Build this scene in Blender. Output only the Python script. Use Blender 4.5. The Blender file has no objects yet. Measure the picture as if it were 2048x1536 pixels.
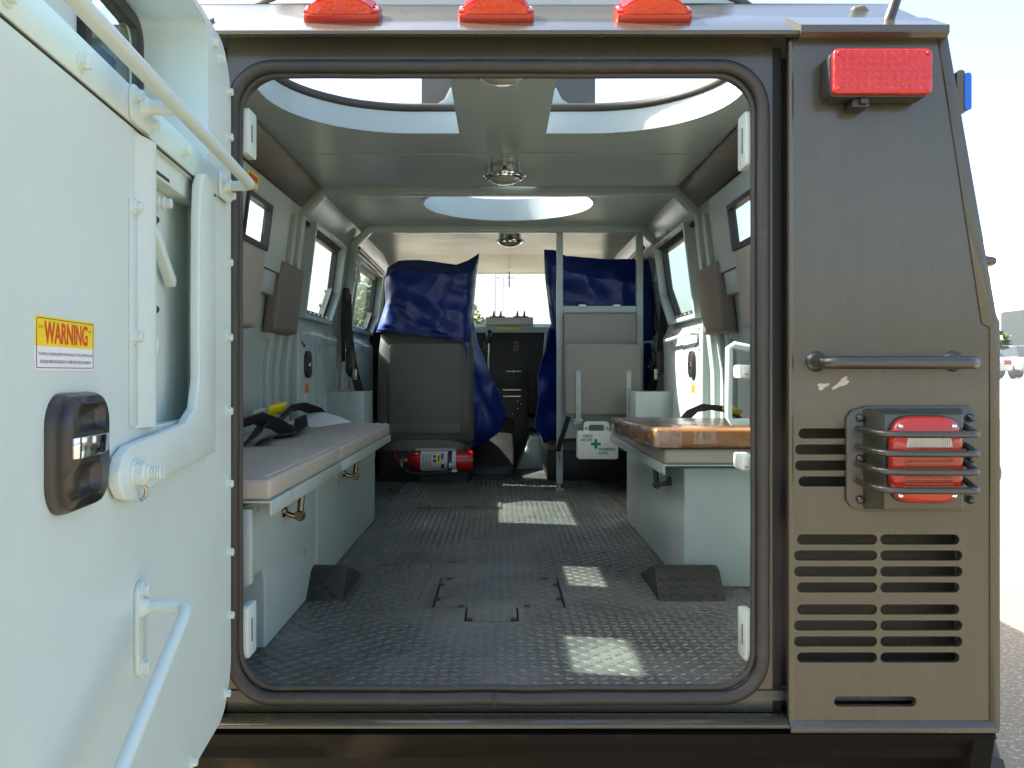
import bpy, bmesh, math, random
from mathutils import Vector, Matrix, noise
from mathutils.geometry import tessellate_polygon
R = math.radians
rnd = random.Random(7)
scene = bpy.context.scene
col = scene.collection

# ------------------------------------------------------------------ camera, sky, sun, exposure
cam = bpy.data.cameras.new('camera')
camo = bpy.data.objects.new('camera', cam); col.objects.link(camo); scene.camera = camo
camo.location = (0, -1.66, 1.6); camo.rotation_euler = (R(90), 0, 0)
cam.sensor_width = 36; cam.lens = 1660 / 2048 * 36
cam.shift_x = 24 / 2048; cam.shift_y = -23 / 2048
cam.clip_start = 0.02; cam.clip_end = 2000

SUN = Vector((-1.0, 0.22, 1.05)).normalized()            # direction towards the sun
w = bpy.data.worlds.new('World'); scene.world = w; w.use_nodes = True
nt = w.node_tree
sky = nt.nodes.new('ShaderNodeTexSky'); sky.sky_type = 'NISHITA'; sky.sun_disc = False
sky.sun_elevation = math.asin(SUN.z); sky.sun_rotation = math.atan2(SUN.x, SUN.y)
sky.dust_density = 4.0; sky.air_density = 1.0; sky.ozone_density = 0.6
bg = nt.nodes['Background']; bg.inputs['Strength'].default_value = 0.15
nt.links.new(sky.outputs[0], bg.inputs[0])
sl = bpy.data.lights.new('sun', 'SUN'); sl.energy = 5.0; sl.angle = R(0.53); sl.color = (1, .965, .91)
so = bpy.data.objects.new('sun', sl); col.objects.link(so)
so.rotation_euler = SUN.to_track_quat('Z', 'Y').to_euler(); so.location = (-8, 2, 9)
vs = scene.view_settings
vs.view_transform = 'Standard'; vs.look = 'None'; vs.gamma = 1; vs.use_curve_mapping = False
vs.exposure = 1.97
scene.cycles.use_denoising = True
scene.cycles.max_bounces = 10; scene.cycles.diffuse_bounces = 6; scene.cycles.transparent_max_bounces = 16
scene.cycles.caustics_reflective = False; scene.cycles.caustics_refractive = False
scene.cycles.sample_clamp_indirect = 6

# ------------------------------------------------------------------ materials
def pm(name, rgb, rough=.5, metal=0., var=.06, vscale=5., bump=0., bscale=150., coat=0., spec=.5, rvar=.08,
       spots=None, streak=0., trans=0., sheen=0.):
    m = bpy.data.materials.new(name); m.use_nodes = True
    n = m.node_tree.nodes; L = m.node_tree.links
    p = n['Principled BSDF']
    p.inputs['Metallic'].default_value = metal
    p.inputs['Specular IOR Level'].default_value = spec
    p.inputs['Coat Weight'].default_value = coat
    p.inputs['Coat Roughness'].default_value = .12
    if trans: p.inputs['Transmission Weight'].default_value = trans
    if sheen: p.inputs['Sheen Weight'].default_value = sheen
    tc = n.new('ShaderNodeTexCoord')
    nz = n.new('ShaderNodeTexNoise'); nz.inputs['Scale'].default_value = vscale
    nz.inputs['Detail'].default_value = 6; nz.inputs['Roughness'].default_value = .62
    L.new(tc.outputs['Object'], nz.inputs['Vector'])
    cr = n.new('ShaderNodeValToRGB')
    a, b = 1 - var, 1 + var
    cr.color_ramp.elements[0].position = .3; cr.color_ramp.elements[1].position = .7
    cr.color_ramp.elements[0].color = (*[min(1, c * a) for c in rgb], 1)
    cr.color_ramp.elements[1].color = (*[min(1, c * b) for c in rgb], 1)
    L.new(nz.outputs['Fac'], cr.inputs['Fac'])
    colour = cr.outputs['Color']
    if spots:
        srgb, sscale, thr, amt = spots
        n2 = n.new('ShaderNodeTexNoise'); n2.inputs['Scale'].default_value = sscale; n2.inputs['Detail'].default_value = 5
        L.new(tc.outputs['Object'], n2.inputs['Vector'])
        mr = n.new('ShaderNodeMapRange'); mr.inputs['From Min'].default_value = thr; mr.inputs['From Max'].default_value = thr + .12
        mr.inputs['To Max'].default_value = amt
        L.new(n2.outputs['Fac'], mr.inputs['Value'])
        mx = n.new('ShaderNodeMix'); mx.data_type = 'RGBA'
        L.new(mr.outputs['Result'], mx.inputs['Factor']); L.new(colour, mx.inputs['A'])
        mx.inputs['B'].default_value = (*srgb, 1); colour = mx.outputs['Result']
    if streak:                                     # rain-washed dust running down the paint
        mp = n.new('ShaderNodeMapping'); mp.inputs['Scale'].default_value = (26, 26, 1.3)
        L.new(tc.outputs['Object'], mp.inputs['Vector'])
        n3 = n.new('ShaderNodeTexNoise'); n3.inputs['Scale'].default_value = 1.; n3.inputs['Detail'].default_value = 7; n3.inputs['Roughness'].default_value = .7
        L.new(mp.outputs[0], n3.inputs['Vector'])
        m3 = n.new('ShaderNodeMapRange'); m3.inputs['From Min'].default_value = .42; m3.inputs['From Max'].default_value = .78; m3.inputs['To Max'].default_value = streak
        L.new(n3.outputs['Fac'], m3.inputs['Value'])
        x3 = n.new('ShaderNodeMix'); x3.data_type = 'RGBA'; L.new(m3.outputs[0], x3.inputs['Factor']); L.new(colour, x3.inputs['A'])
        x3.inputs['B'].default_value = (*[min(1, c*.55 + .09) for c in rgb], 1); colour = x3.outputs['Result']
        n4 = n.new('ShaderNodeTexNoise'); n4.inputs['Scale'].default_value = 130; n4.inputs['Detail'].default_value = 2
        L.new(tc.outputs['Object'], n4.inputs['Vector'])
        m4 = n.new('ShaderNodeMapRange'); m4.inputs['From Min'].default_value = .70; m4.inputs['From Max'].default_value = .74; m4.inputs['To Max'].default_value = streak*1.6
        L.new(n4.outputs['Fac'], m4.inputs['Value'])
        x4 = n.new('ShaderNodeMix'); x4.data_type = 'RGBA'; L.new(m4.outputs[0], x4.inputs['Factor']); L.new(colour, x4.inputs['A'])
        x4.inputs['B'].default_value = (.30, .26, .20, 1); colour = x4.outputs['Result']
    L.new(colour, p.inputs['Base Color'])
    rr = n.new('ShaderNodeMapRange')
    rr.inputs['From Min'].default_value = .3; rr.inputs['From Max'].default_value = .7
    rr.inputs['To Min'].default_value = max(.02, rough - rvar); rr.inputs['To Max'].default_value = min(1, rough + rvar)
    L.new(nz.outputs['Fac'], rr.inputs['Value']); L.new(rr.outputs['Result'], p.inputs['Roughness'])
    if bump:
        bz = n.new('ShaderNodeTexNoise'); bz.inputs['Scale'].default_value = bscale; bz.inputs['Detail'].default_value = 3
        L.new(tc.outputs['Object'], bz.inputs['Vector'])
        bn = n.new('ShaderNodeBump'); bn.inputs['Strength'].default_value = bump; bn.inputs['Distance'].default_value = .002
        L.new(bz.outputs['Fac'], bn.inputs['Height']); L.new(bn.outputs['Normal'], p.inputs['Normal'])
    return m

def glass_mat(name, tint, crinkle=0.):
    m = bpy.data.materials.new(name); m.use_nodes = True
    n = m.node_tree.nodes; L = m.node_tree.links; n.remove(n['Principled BSDF'])
    tr = n.new('ShaderNodeBsdfTransparent'); tr.inputs[0].default_value = (*tint, 1)
    gl = n.new('ShaderNodeBsdfGlossy'); gl.inputs['Roughness'].default_value = .02
    lw = n.new('ShaderNodeLayerWeight'); pw = n.new('ShaderNodeMath'); pw.operation = 'POWER'; pw.inputs[1].default_value = 5
    fr = n.new('ShaderNodeMath'); fr.operation = 'MULTIPLY_ADD'; fr.inputs[1].default_value = .55; fr.inputs[2].default_value = .03
    L.new(lw.outputs['Facing'], pw.inputs[0]); L.new(pw.outputs[0], fr.inputs[0])
    mx = n.new('ShaderNodeMixShader')
    L.new(fr.outputs[0], mx.inputs[0]); L.new(tr.outputs[0], mx.inputs[1]); L.new(gl.outputs[0], mx.inputs[2])
    L.new(mx.outputs[0], n['Material Output'].inputs[0])
    if crinkle:
        gl.inputs['Roughness'].default_value = .12; fr.inputs[2].default_value = .16; fr.inputs[1].default_value = .7
        tc = n.new('ShaderNodeTexCoord'); nz = n.new('ShaderNodeTexNoise'); nz.inputs['Scale'].default_value = 48; nz.inputs['Detail'].default_value = 4; nz.inputs['Distortion'].default_value = 1.2
        bn = n.new('ShaderNodeBump'); bn.inputs['Strength'].default_value = 1; bn.inputs['Distance'].default_value = .006 * crinkle
        L.new(tc.outputs['Object'], nz.inputs['Vector']); L.new(nz.outputs['Fac'], bn.inputs['Height']); L.new(bn.outputs[0], gl.inputs['Normal'])
    return m

def lens_mat(name, rgb, glow=.5, ribs=None, rough=.12):
    """moulded translucent plastic: gloss coat over a translucent/diffuse body"""
    m = bpy.data.materials.new(name); m.use_nodes = True
    n = m.node_tree.nodes; L = m.node_tree.links
    p = n['Principled BSDF']; p.inputs['Base Color'].default_value = (*rgb, 1); p.inputs['Roughness'].default_value = rough
    p.inputs['Coat Weight'].default_value = .6; p.inputs['Coat Roughness'].default_value = .05
    t = n.new('ShaderNodeBsdfTranslucent'); t.inputs[0].default_value = (*rgb, 1)
    mx = n.new('ShaderNodeMixShader'); mx.inputs[0].default_value = glow
    L.new(p.outputs[0], mx.inputs[1]); L.new(t.outputs[0], mx.inputs[2])
    L.new(mx.outputs[0], n['Material Output'].inputs[0])
    if ribs:
        tc = n.new('ShaderNodeTexCoord'); bn = n.new('ShaderNodeBump'); bn.inputs['Strength'].default_value = .8
        bn.inputs['Distance'].default_value = .003
        vz = n.new('ShaderNodeTexVoronoi'); vz.inputs['Scale'].default_value = ribs
        L.new(tc.outputs['Object'], vz.inputs['Vector']); L.new(vz.outputs['Distance'], bn.inputs['Height'])
        L.new(bn.outputs[0], p.inputs['Normal']); L.new(bn.outputs[0], t.inputs['Normal'])
    return m

M = {}
M['olive'] = pm('olive_paint', (.048, .0445, .0265), .28, var=.08, vscale=2.2, streak=.11, bump=.05, bscale=220, rvar=.05, coat=.45,
                spots=((.066, .060, .040), 9, .66, .25))
M['underblack'] = pm('underbody_black', (.008, .007, .005), .85, spec=.15, var=.3, vscale=3, spots=((.05, .04, .025), 5, .55, .5))
M['barpaint'] = pm('dark_olive_bar_paint', (.030, .030, .023), .28, var=.1, vscale=8, coat=.4)
M['lamppaint'] = pm('lamp_housing_paint', (.046, .045, .031), .34, var=.1, vscale=8, coat=.3)
M['cavity'] = pm('vent_shade_brown', (.040, .033, .021), .7, var=.3, vscale=6)  # dark brown puts the shade inside the vents into the colour
M['olive_dark'] = pm('olive_paint_underside', (.085, .08, .058), .5, var=.15, vscale=3, spots=((.09, .075, .05), 5, .55, .5))
M['cabin'] = pm('grey_paint_shaded', (.345, .408, .392), .32, var=.04, vscale=3, bump=.04, bscale=180, rvar=.05,  # shaded copy of the grey paint, colour darkened for the dimmer cabin
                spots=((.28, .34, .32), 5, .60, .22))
M['greylit'] = pm('grey_paint_lit', (.53, .625, .585), .42, var=.03, streak=.07, vscale=3, bump=.05, bscale=160, rvar=.05,  # same grey paint, colour lightened for the better-lit door
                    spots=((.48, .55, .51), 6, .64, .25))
M['rubber'] = pm('seal_rubber', (.030, .028, .023), .55, var=.15, vscale=14, bump=.15, bscale=300, spots=((.07, .065, .052), 20, .6, .4))
M['gasket'] = pm('window_gasket', (.018, .018, .017), .5, var=.2, vscale=20)
M['tread'] = pm('tread_floor', (.062, .065, .058), .34, var=.3, vscale=7, bump=.25, bscale=420, rvar=.1,
                spots=((.17, .168, .145), 3.0, .48, .5))
M['treadlug'] = pm('tread_lug_worn', (.085, .087, .078), .32, var=.3, vscale=9, rvar=.12)
M['humprubber'] = pm('tread_rubber_shaded', (.024, .024, .022), .5, var=.2, vscale=12, spec=.3, bump=.2, bscale=400)  # darker copy of the floor tread, shade painted in against bright sky reflection
M['vinyl'] = pm('taupe_vinyl', (.36, .33, .28), .5, var=.06, vscale=6, bump=.3, bscale=520, spots=((.27, .25, .22), 5, .6, .3))
M['vinyl_mid'] = pm('grey_taupe_vinyl', (.215, .205, .175), .5, var=.06, vscale=6, bump=.3, bscale=520)
M['vinyl_dark'] = pm('brown_vinyl', (.135, .116, .09), .5, var=.08, vscale=6, bump=.3, bscale=520)
M['seat'] = pm('seat_vinyl', (.115, .117, .102), .5, var=.08, vscale=6, bump=.3, bscale=520)
M['thread'] = pm('thread', (.42, .39, .33), .8)
M['blue'] = pm('blue_plastic_cover', (.004, .022, .185), .36, var=.2, vscale=6, bump=.1, bscale=40, spec=.6)
M['bluefilm'] = glass_mat('blue_protective_film', (.10, .42, .95))
M['chrome'] = pm('chrome', (.75, .75, .76), .08, metal=1, var=.03, rvar=.03)
M['steel'] = pm('zinc_steel', (.40, .38, .32), .3, metal=1, var=.15, vscale=30)
M['bronze'] = pm('dark_bronze_strut', (.16, .13, .085), .25, metal=1, var=.15, vscale=30)
M['blackplastic'] = pm('black_plastic', (.022, .021, .019), .38, var=.15, vscale=12, bump=.2, bscale=500)
M['brownplastic'] = pm('handle_plastic', (.020, .019, .015), .32, var=.12, vscale=12, bump=.12, bscale=600, coat=.15)
M['black'] = pm('dash_black', (.014, .013, .012), .5, var=.2, vscale=9, bump=.2, bscale=300)
M['webbing'] = pm('black_webbing', (.014, .014, .014), .75, var=.2, vscale=40, bump=.4, bscale=900)
M['red'] = lens_mat('red_lens', (.62, .014, .010), .45, ribs=160)
M['redflat'] = lens_mat('red_lens_smooth', (.58, .040, .018), .3)
M['orange'] = lens_mat('amber_red_lens', (.85, .10, .02), .5, ribs=120)
M['ribs'] = lens_mat('amber_rib_plastic', (.50, .13, .05), .25)
M['ledred'] = lens_mat('red_lamp_lens', (.62, .020, .014), .25, ribs=75)
M['clearlens'] = pm('clear_ribbed_lens', (.50, .49, .45), .18, var=.12, vscale=60, bump=.6, bscale=220, coat=.5)
M['domelens'] = pm('dome_lens', (.34, .33, .26), .12, var=.15, vscale=40, bump=.4, bscale=200, coat=.6)
M['bluelens'] = lens_mat('blue_lens', (.02, .20, .85), .4)
M['glass'] = glass_mat('green_tinted_glass', (.90, .965, .945))
M['doorglass'] = glass_mat('door_glass', (.80, .93, .91))
M['wind'] = glass_mat('windscreen_glass', (.96, .985, .975))
M['signyellow'] = pm('sign_yellow', (.78, .58, .01), .4, var=.02)
M['signwhite'] = pm('sign_white', (.74, .74, .74), .4, var=.02)
M['signred'] = pm('sign_red_ink', (.60, .05, .015), .45, var=.02)
M['ink'] = pm('black_ink', (.015, .015, .015), .5, var=.02)
M['greyink'] = pm('grey_ink', (.10, .10, .10), .5, var=.02)
M['green'] = pm('green_ink', (.005, .17, .09), .45, var=.02)
M['whiteplastic'] = pm('white_plastic', (.60, .61, .58), .35, var=.03)
M['redpaint'] = pm('red_enamel', (.42, .006, .008), .22, var=.05, coat=.4)
M['labelgrey'] = pm('silver_label', (.55, .55, .54), .35, var=.05)
M['paper'] = pm('paper', (.66, .67, .68), .8, var=.03)
M['cardboard'] = pm('brown_wrapped_board', (.255, .115, .040), .28, var=.10, vscale=8, coat=.5)
M['wrap'] = glass_mat('clear_packing_film', (.97, .96, .93), crinkle=1.)
M['orangelabel'] = pm('orange_label', (.6, .18, .01), .4, var=.03)
M['tyre'] = pm('tyre_rubber', (.030, .029, .027), .75, var=.25, vscale=20, bump=.3, bscale=120, spots=((.10, .09, .07), 10, .55, .5))
M['asphalt'] = pm('aggregate_pavement', (.215, .172, .108), .85, var=.35, vscale=85, bump=.6, bscale=90, spots=((.40, .36, .29), 45, .54, .9))
M['concrete'] = pm('pale_concrete', (.52, .50, .46), .85, var=.08, vscale=1.5, bump=.3, bscale=40)
M['bark'] = pm('bark', (.09, .065, .045), .9, var=.3, vscale=9)
M['leaf'] = pm('leaf', (.075, .12, .030), .6, var=.35, vscale=3)
M['wire'] = pm('galvanised_wire', (.38, .38, .37), .4, metal=.7)
M['carwhite'] = pm('white_car_paint', (.75, .75, .75), .25, coat=.6, var=.01)
M['carsilver'] = pm('silver_car_paint', (.42, .44, .46), .25, coat=.6, var=.01)
M['carglass'] = pm('car_glass', (.03, .04, .045), .08)
M['chip'] = pm('bare_primer', (.42, .38, .30), .6, var=.15, vscale=60)
M['brickwall'] = pm('teal_grey_wall', (.10, .16, .16), .8, var=.1)

# ------------------------------------------------------------------ mesh helpers
class MB:
    def __init__(s): s.v = []; s.f = []
    def add(s, vs, fs):
        o = len(s.v); s.v += [tuple(p) for p in vs]; s.f += [tuple(i + o for i in f) for f in fs]; return s
    def box(s, x0, x1, y0, y1, z0, z1):
        return s.add([(x0,y0,z0),(x1,y0,z0),(x1,y1,z0),(x0,y1,z0),(x0,y0,z1),(x1,y0,z1),(x1,y1,z1),(x0,y1,z1)],
                     [(0,3,2,1),(4,5,6,7),(0,1,5,4),(1,2,6,5),(2,3,7,6),(3,0,4,7)])
    def prism(s, poly, a, b, fn):
        """poly [(p,q)], extruded from a to b; fn(p,q,w) -> xyz"""
        n = len(poly)
        vs = [fn(p, q, a) for p, q in poly] + [fn(p, q, b) for p, q in poly]
        fs = [tuple(range(n))[::-1], tuple(range(n, 2 * n))] + [(i, (i + 1) % n, n + (i + 1) % n, n + i) for i in range(n)]
        return s.add(vs, fs)
    def plate(s, outer, holes, a, b, fn):
        loops = [outer] + list(holes)
        flat = [p for l in loops for p in l]; n = len(flat)
        tris = tessellate_polygon([[Vector((p[0], p[1], 0)) for p in l] for l in loops])
        vs = [fn(p[0], p[1], a) for p in flat] + [fn(p[0], p[1], b) for p in flat]
        fs = [tuple(t) for t in tris] + [tuple(i + n for i in t)[::-1] for t in tris]
        o = 0
        for l in loops:
            k = len(l)
            for i in range(k):
                j = (i + 1) % k; fs.append((o + i, o + j, n + o + j, n + o + i))
            o += k
        return s.add(vs, fs)
    def loft(s, rings, caps=True, closed=False):
        k = len(rings[0]); vs = [p for r in rings for p in r]; fs = []
        m = len(rings)
        for a in range(m if closed else m - 1):
            b = (a + 1) % m
            for i in range(k):
                j = (i + 1) % k; fs.append((a*k+i, a*k+j, b*k+j, b*k+i))
        if caps and not closed: fs += [tuple(range(k))[::-1], tuple(range((m-1)*k, m*k))]
        return s.add(vs, fs)
    def tube(s, path, r, n=10, closed=False, caps=True, rr=None):
        P = [Vector(p) for p in path]; m = len(P); rings = []
        T = []
        for i in range(m):
            a = P[(i - 1) % m] if (closed or i) else P[0]; b = P[(i + 1) % m] if (closed or i < m - 1) else P[-1]
            T.append((b - a).normalized())
        up = Vector((0, 0, 1)) if abs(T[0].z) < .9 else Vector((1, 0, 0))
        N = (up - T[0] * up.dot(T[0])).normalized()
        for i in range(m):
            N = (N - T[i] * N.dot(T[i])).normalized(); B = T[i].cross(N)
            q = rr[i] if rr else r
            rings.append([P[i] + (N * math.cos(2*math.pi*k/n) + B * math.sin(2*math.pi*k/n)) * q for k in range(n)])
        return s.loft(rings, caps, closed)
    def strap(s, path, wdir, w, t=.002):
        P = [Vector(p) for p in path]; W = Vector(wdir).normalized(); rings = []
        for i, p in enumerate(P):
            T = (P[min(i+1, len(P)-1)] - P[max(i-1, 0)]).normalized(); N = T.cross(W).normalized()
            Wd = N.cross(T)
            rings.append([p + Wd*w/2 + N*t, p - Wd*w/2 + N*t, p - Wd*w/2 - N*t, p + Wd*w/2 - N*t])
        return s.loft(rings)
    def lathe(s, prof, org, axis, n=24):
        org = Vector(org); A = Vector(axis).normalized()
        U = A.orthogonal().normalized(); W = A.cross(U); rings = []
        for r, h in prof:
            rings.append([org + A*h + (U*math.cos(2*math.pi*k/n) + W*math.sin(2*math.pi*k/n)) * max(r, 1e-5) for k in range(n)])
        return s.loft(rings)
    def grid(s, fn, nu, nv):
        vs = [fn(i/nu, j/nv) for j in range(nv+1) for i in range(nu+1)]
        fs = [(j*(nu+1)+i, j*(nu+1)+i+1, (j+1)*(nu+1)+i+1, (j+1)*(nu+1)+i) for j in range(nv) for i in range(nu)]
        return s.add(vs, fs)
    def mesh(s, name, bevel=0., seg=2, smooth=True, angle=35, weld=True):
        me = bpy.data.meshes.new(name); me.from_pydata(s.v, [], s.f)
        bm = bmesh.new(); bm.from_mesh(me)
        if weld: bmesh.ops.remove_doubles(bm, verts=bm.verts, dist=1e-5)
        bmesh.ops.recalc_face_normals(bm, faces=bm.faces)
        if bevel:
            es = [e for e in bm.edges if len(e.link_faces) == 2 and e.calc_face_angle(0) > R(40)]
            bmesh.ops.bevel(bm, geom=es, offset=bevel, segments=seg, profile=.5, affect='EDGES', clamp_overlap=True)
        bm.to_mesh(me); bm.free()
        if smooth:
            me.shade_smooth()
            me.set_sharp_from_angle(angle=R(angle))
        return me
    def build(s, name, mat, parent=None, bevel=0., seg=2, smooth=True, angle=35, kind=None, label=None):
        return link(name, s.mesh(name, bevel, seg, smooth, angle), mat, parent, kind, label)

def link(name, me, mat, parent=None, kind=None, label=None, mw=None):
    o = bpy.data.objects.new(name, me)
    if not me.materials: me.materials.append(M[mat] if isinstance(mat, str) else mat)
    col.objects.link(o)
    if parent is not None:
        o.parent = parent
        o.matrix_parent_inverse = WM[parent.name].inverted() if parent.name in WM else Matrix()
    if mw is not None: o.matrix_basis = mw
    if kind: o['kind'] = kind
    if label: o['label'] = label
    return o
WM = {}
def thing(name, label, cat, loc=(0, 0, 0), group=None):
    o = bpy.data.objects.new(name, None); col.objects.link(o); o.location = loc; o.empty_display_size = .1
    WM[o.name] = Matrix.Translation(loc)
    o['label'] = label; o['category'] = cat
    if group: o['group'] = group
    return o
def tag(o, label, cat, group=None):
    o['label'] = label; o['category'] = cat
    if group: o['group'] = group
    return o

def rrect(x0, x1, y0, y1, r, n=8):
    out = []
    for cx, cy, a0 in ((x1-r, y1-r, 0), (x0+r, y1-r, 90), (x0+r, y0+r, 180), (x1-r, y0+r, 270)):
        for k in range(n+1):
            a = R(a0 + 90*k/n); out.append((cx + r*math.cos(a), cy + r*math.sin(a)))
    return out
def circ(cx, cy, r, n=40): return [(cx + r*math.cos(2*math.pi*k/n), cy + r*math.sin(2*math.pi*k/n)) for k in range(n)]
XZ = lambda p, q, w: (p, w, q)          # polygon in X-Z, extruded along Y
YZ = lambda p, q, w: (w, p, q)          # polygon in Y-Z, extruded along X
XY = lambda p, q, w: (p, q, w)
def lerp(a, b, t): return a + (b - a) * t
def pl(xs, t):
    """piecewise linear through [(t,v)]"""
    for (a, va), (b, vb) in zip(xs, xs[1:]):
        if t <= b: return lerp(va, vb, (t - a) / (b - a))
    return xs[-1][1]

_cache = {}
def hexbolt(r, h, mat, washer=1.45):
    key = ('hex', r, h, mat)
    if key not in _cache:
        b = MB(); b.lathe([(0, 0), (r*washer, 0), (r*washer, h*.22), (r*washer*.95, h*.26), (0, h*.26)], (0,0,0), (0,0,1), 16)
        b.lathe([(0, h*.2), (r, h*.2), (r, h*.9), (r*.85, h), (0, h)], (0,0,0), (0,0,1), 6)
        me = b.mesh('bolt', smooth=True, angle=30); me.materials.append(M[mat]); _cache[key] = me
    return _cache[key]
def domebolt(r, h, mat):
    key = ('dome', r, h, mat)
    if key not in _cache:
        b = MB(); b.lathe([(r, 0), (r, h*.3), (r*.85, h*.65), (r*.5, h*.92), (0, h)], (0,0,0), (0,0,1), 14)
        me = b.mesh('bolt', angle=50); me.materials.append(M[mat]); _cache[key] = me
    return _cache[key]
def put(me, pos, nrm, parent, name='bolt', spin=0.):
    mw = Matrix.Translation(Vector(pos)) @ Vector(nrm).to_track_quat('Z', 'X').to_matrix().to_4x4() @ Matrix.Rotation(spin, 4, 'Z')
    return link(name, me, None, parent, mw=mw)

def text(name, body, mat, parent, fn, w, h, align='C', bold=0.):
    """flat lettering fitted in a w x h box; fn(u,v) -> xyz, (0,0) the box's centre"""
    cu = bpy.data.curves.new('t', 'FONT'); cu.body = body; cu.size = 1; cu.offset = bold; cu.resolution_u = 3
    ob = bpy.data.objects.new('t', cu); col.objects.link(ob)
    dg = bpy.context.evaluated_depsgraph_get()
    me = bpy.data.meshes.new_from_object(ob.evaluated_get(dg)); bpy.data.objects.remove(ob)
    xs = [v.co.x for v in me.vertices]; ys = [v.co.y for v in me.vertices]
    x0, x1, y0, y1 = min(xs), max(xs), min(ys), max(ys)
    for v in me.vertices:
        v.co = Vector(fn(((v.co.x-x0)/(x1-x0)-.5)*w, ((v.co.y-y0)/(y1-y0)-.5)*h))
    me.materials.clear()
    return link(name, me, mat, parent)

# ================================================================== SETTING: ground
g = MB(); g.grid(lambda u, v: (-60 + 120*u, -40 + 75*v, 0), 24, 20)
link('pavement', g.mesh('pavement'), 'asphalt', kind='structure')
b = MB()
b.grid(lambda u, v: (-400 + 800*u, pl([(0, 27.0), (.15, 33.0), (.3, 60), (1, 700)], v), pl([(0, -.02), (.15, 1.30), (.3, 1.36), (1, 2.2)], v)), 20, 20)
link('raised_lot', b.mesh('raised_lot'), 'concrete', kind='structure')
b = MB()                                       # the apron the truck stands beside is paler concrete further out
b.grid(lambda u, v: (-400 + 800*u, -300 + 260*v, -.004), 4, 4); b.grid(lambda u, v: (-400 + 340*u, -40 + 67*v, -.004), 4, 4)
b.grid(lambda u, v: (60 + 340*u, -40 + 67*v, -.004), 4, 4)
link('ground', b.mesh('ground'), 'concrete', kind='structure')

# ================================================================== THE TRUCK
T = thing('armored_truck', 'olive drab armored truck with pale grey cabin, rear door swung open', 'truck')
ZF, ZC = .95, 2.41          # cabin floor and ceiling
def both(fn):
    for s in (-1, 1): fn(s)

# ---- rear skin
PAN = [(.578, .885), (.986, .885), (.990, 1.690), (.981, 1.697), (.873, 2.280), (.606, 2.284), (.590, 2.268), (.578, 2.262)]
def stad(x0, x1, zc, h=.0205):
    r = h/2
    return [(x1-r + r*math.cos(R(a)), zc + r*math.sin(R(a))) for a in range(-90, 91, 20)] + \
           [(x0+r + r*math.cos(R(a)), zc + r*math.sin(R(a))) for a in range(90, 271, 20)]
slots = []
for k, y in enumerate((867, 899, 931, 963)):
    slots.append(stad(.597 if k in (0, 3) else .590, .752, 2.345 - y/1000))
for base in (1079, 1219):
    for k in range(4):
        y = base + 32*k; e = 0 if k in (1, 2) else .006
        slots.append(stad(.588+e, .7545, 2.345 - y/1000)); slots.append(stad(.7605, .925-e, 2.345 - y/1000))
slots.append(stad(.668, .833, 2.345 - 1.403))
b = MB(); b.plate(PAN, slots, 0, .012, XZ)
panel = b.build('rear_panel', 'olive', T, smooth=False, label='right rear corner panel with rows of rounded vent slots')
b = MB(); b.plate([(-x, z) for x, z in PAN], [], 0, .012, XZ); b.build('rear_panel', 'olive', T, smooth=False)
# folded edges of the corner panel
def pan_edge(s):
    b = MB()
    b.tube([(s*.583, .004, .89), (s*.583, .004, 2.262)], .006, 8)
    b.build('panel_edge', 'olive', T)
    b = MB()
    b.prism([(.872, 2.285), (.8935, 2.277), (.992, 1.715), (.999, 1.700), (.999, .885), (.978, .885), (.978, 1.690), (.962, 1.697)][::-1], -.004, .055,
            lambda p, q, w: (s*p, w, q))
    b.build('panel_flange', 'olive', T, bevel=.003)
both(pan_edge)
# bottom fold of panels
def pan_fold(s):
    b = MB(); b.prism([(-.012, .883), (-.012, .893), (0, .905), (.03, .905), (.03, .883)], .578, .992, lambda p, q, w: (s*w, p, q))
    b.build('panel_fold', 'olive', T, bevel=.002)
both(pan_fold)
# weld bead / paint chips
for cx, cz, a, ww, hh in ((.645, 1.573, .3, .011, .006), (.683, 1.579, .6, .018, .0065)):
    pts = []
    for k in range(14):
        t = 2*math.pi*k/14; q = 1 + .35*math.sin(3*t + cx*90)
        x, z = ww*math.cos(t)*q, hh*math.sin(t)*q
        pts.append((cx + x*math.cos(a) - z*math.sin(a), cz + x*math.sin(a) + z*math.cos(a)))
    b = MB(); b.prism(pts, -.0012, .001, XZ); b.build('paint_chip', 'chip', T)

# cavity behind the vents and the door gap
def rearwall(s):
    b = MB(); b.prism([(.560, .90), (.96, .90), (.96, 1.66), (.862, 2.318), (.560, 2.318)], .100, .115, lambda p, q, w_: (s*p, w_, q)); b.build('inner_rear_wall', 'cabin', T)
    b = MB(); b.box(s*.556, s*.580, .052, .066, .90, 2.27); b.build('door_gap_shade', 'gasket', T)  # near-black strip in the gap stands in for its shade
    b = MB(); b.prism([(.56, .89), (.955, .89), (.955, 1.66), (.855, 2.26), (.56, 2.26)], .085, .095, lambda p, q, w_: (s*p, w_, q)); b.build('vent_backing', 'cavity', T)
both(rearwall)

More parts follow.
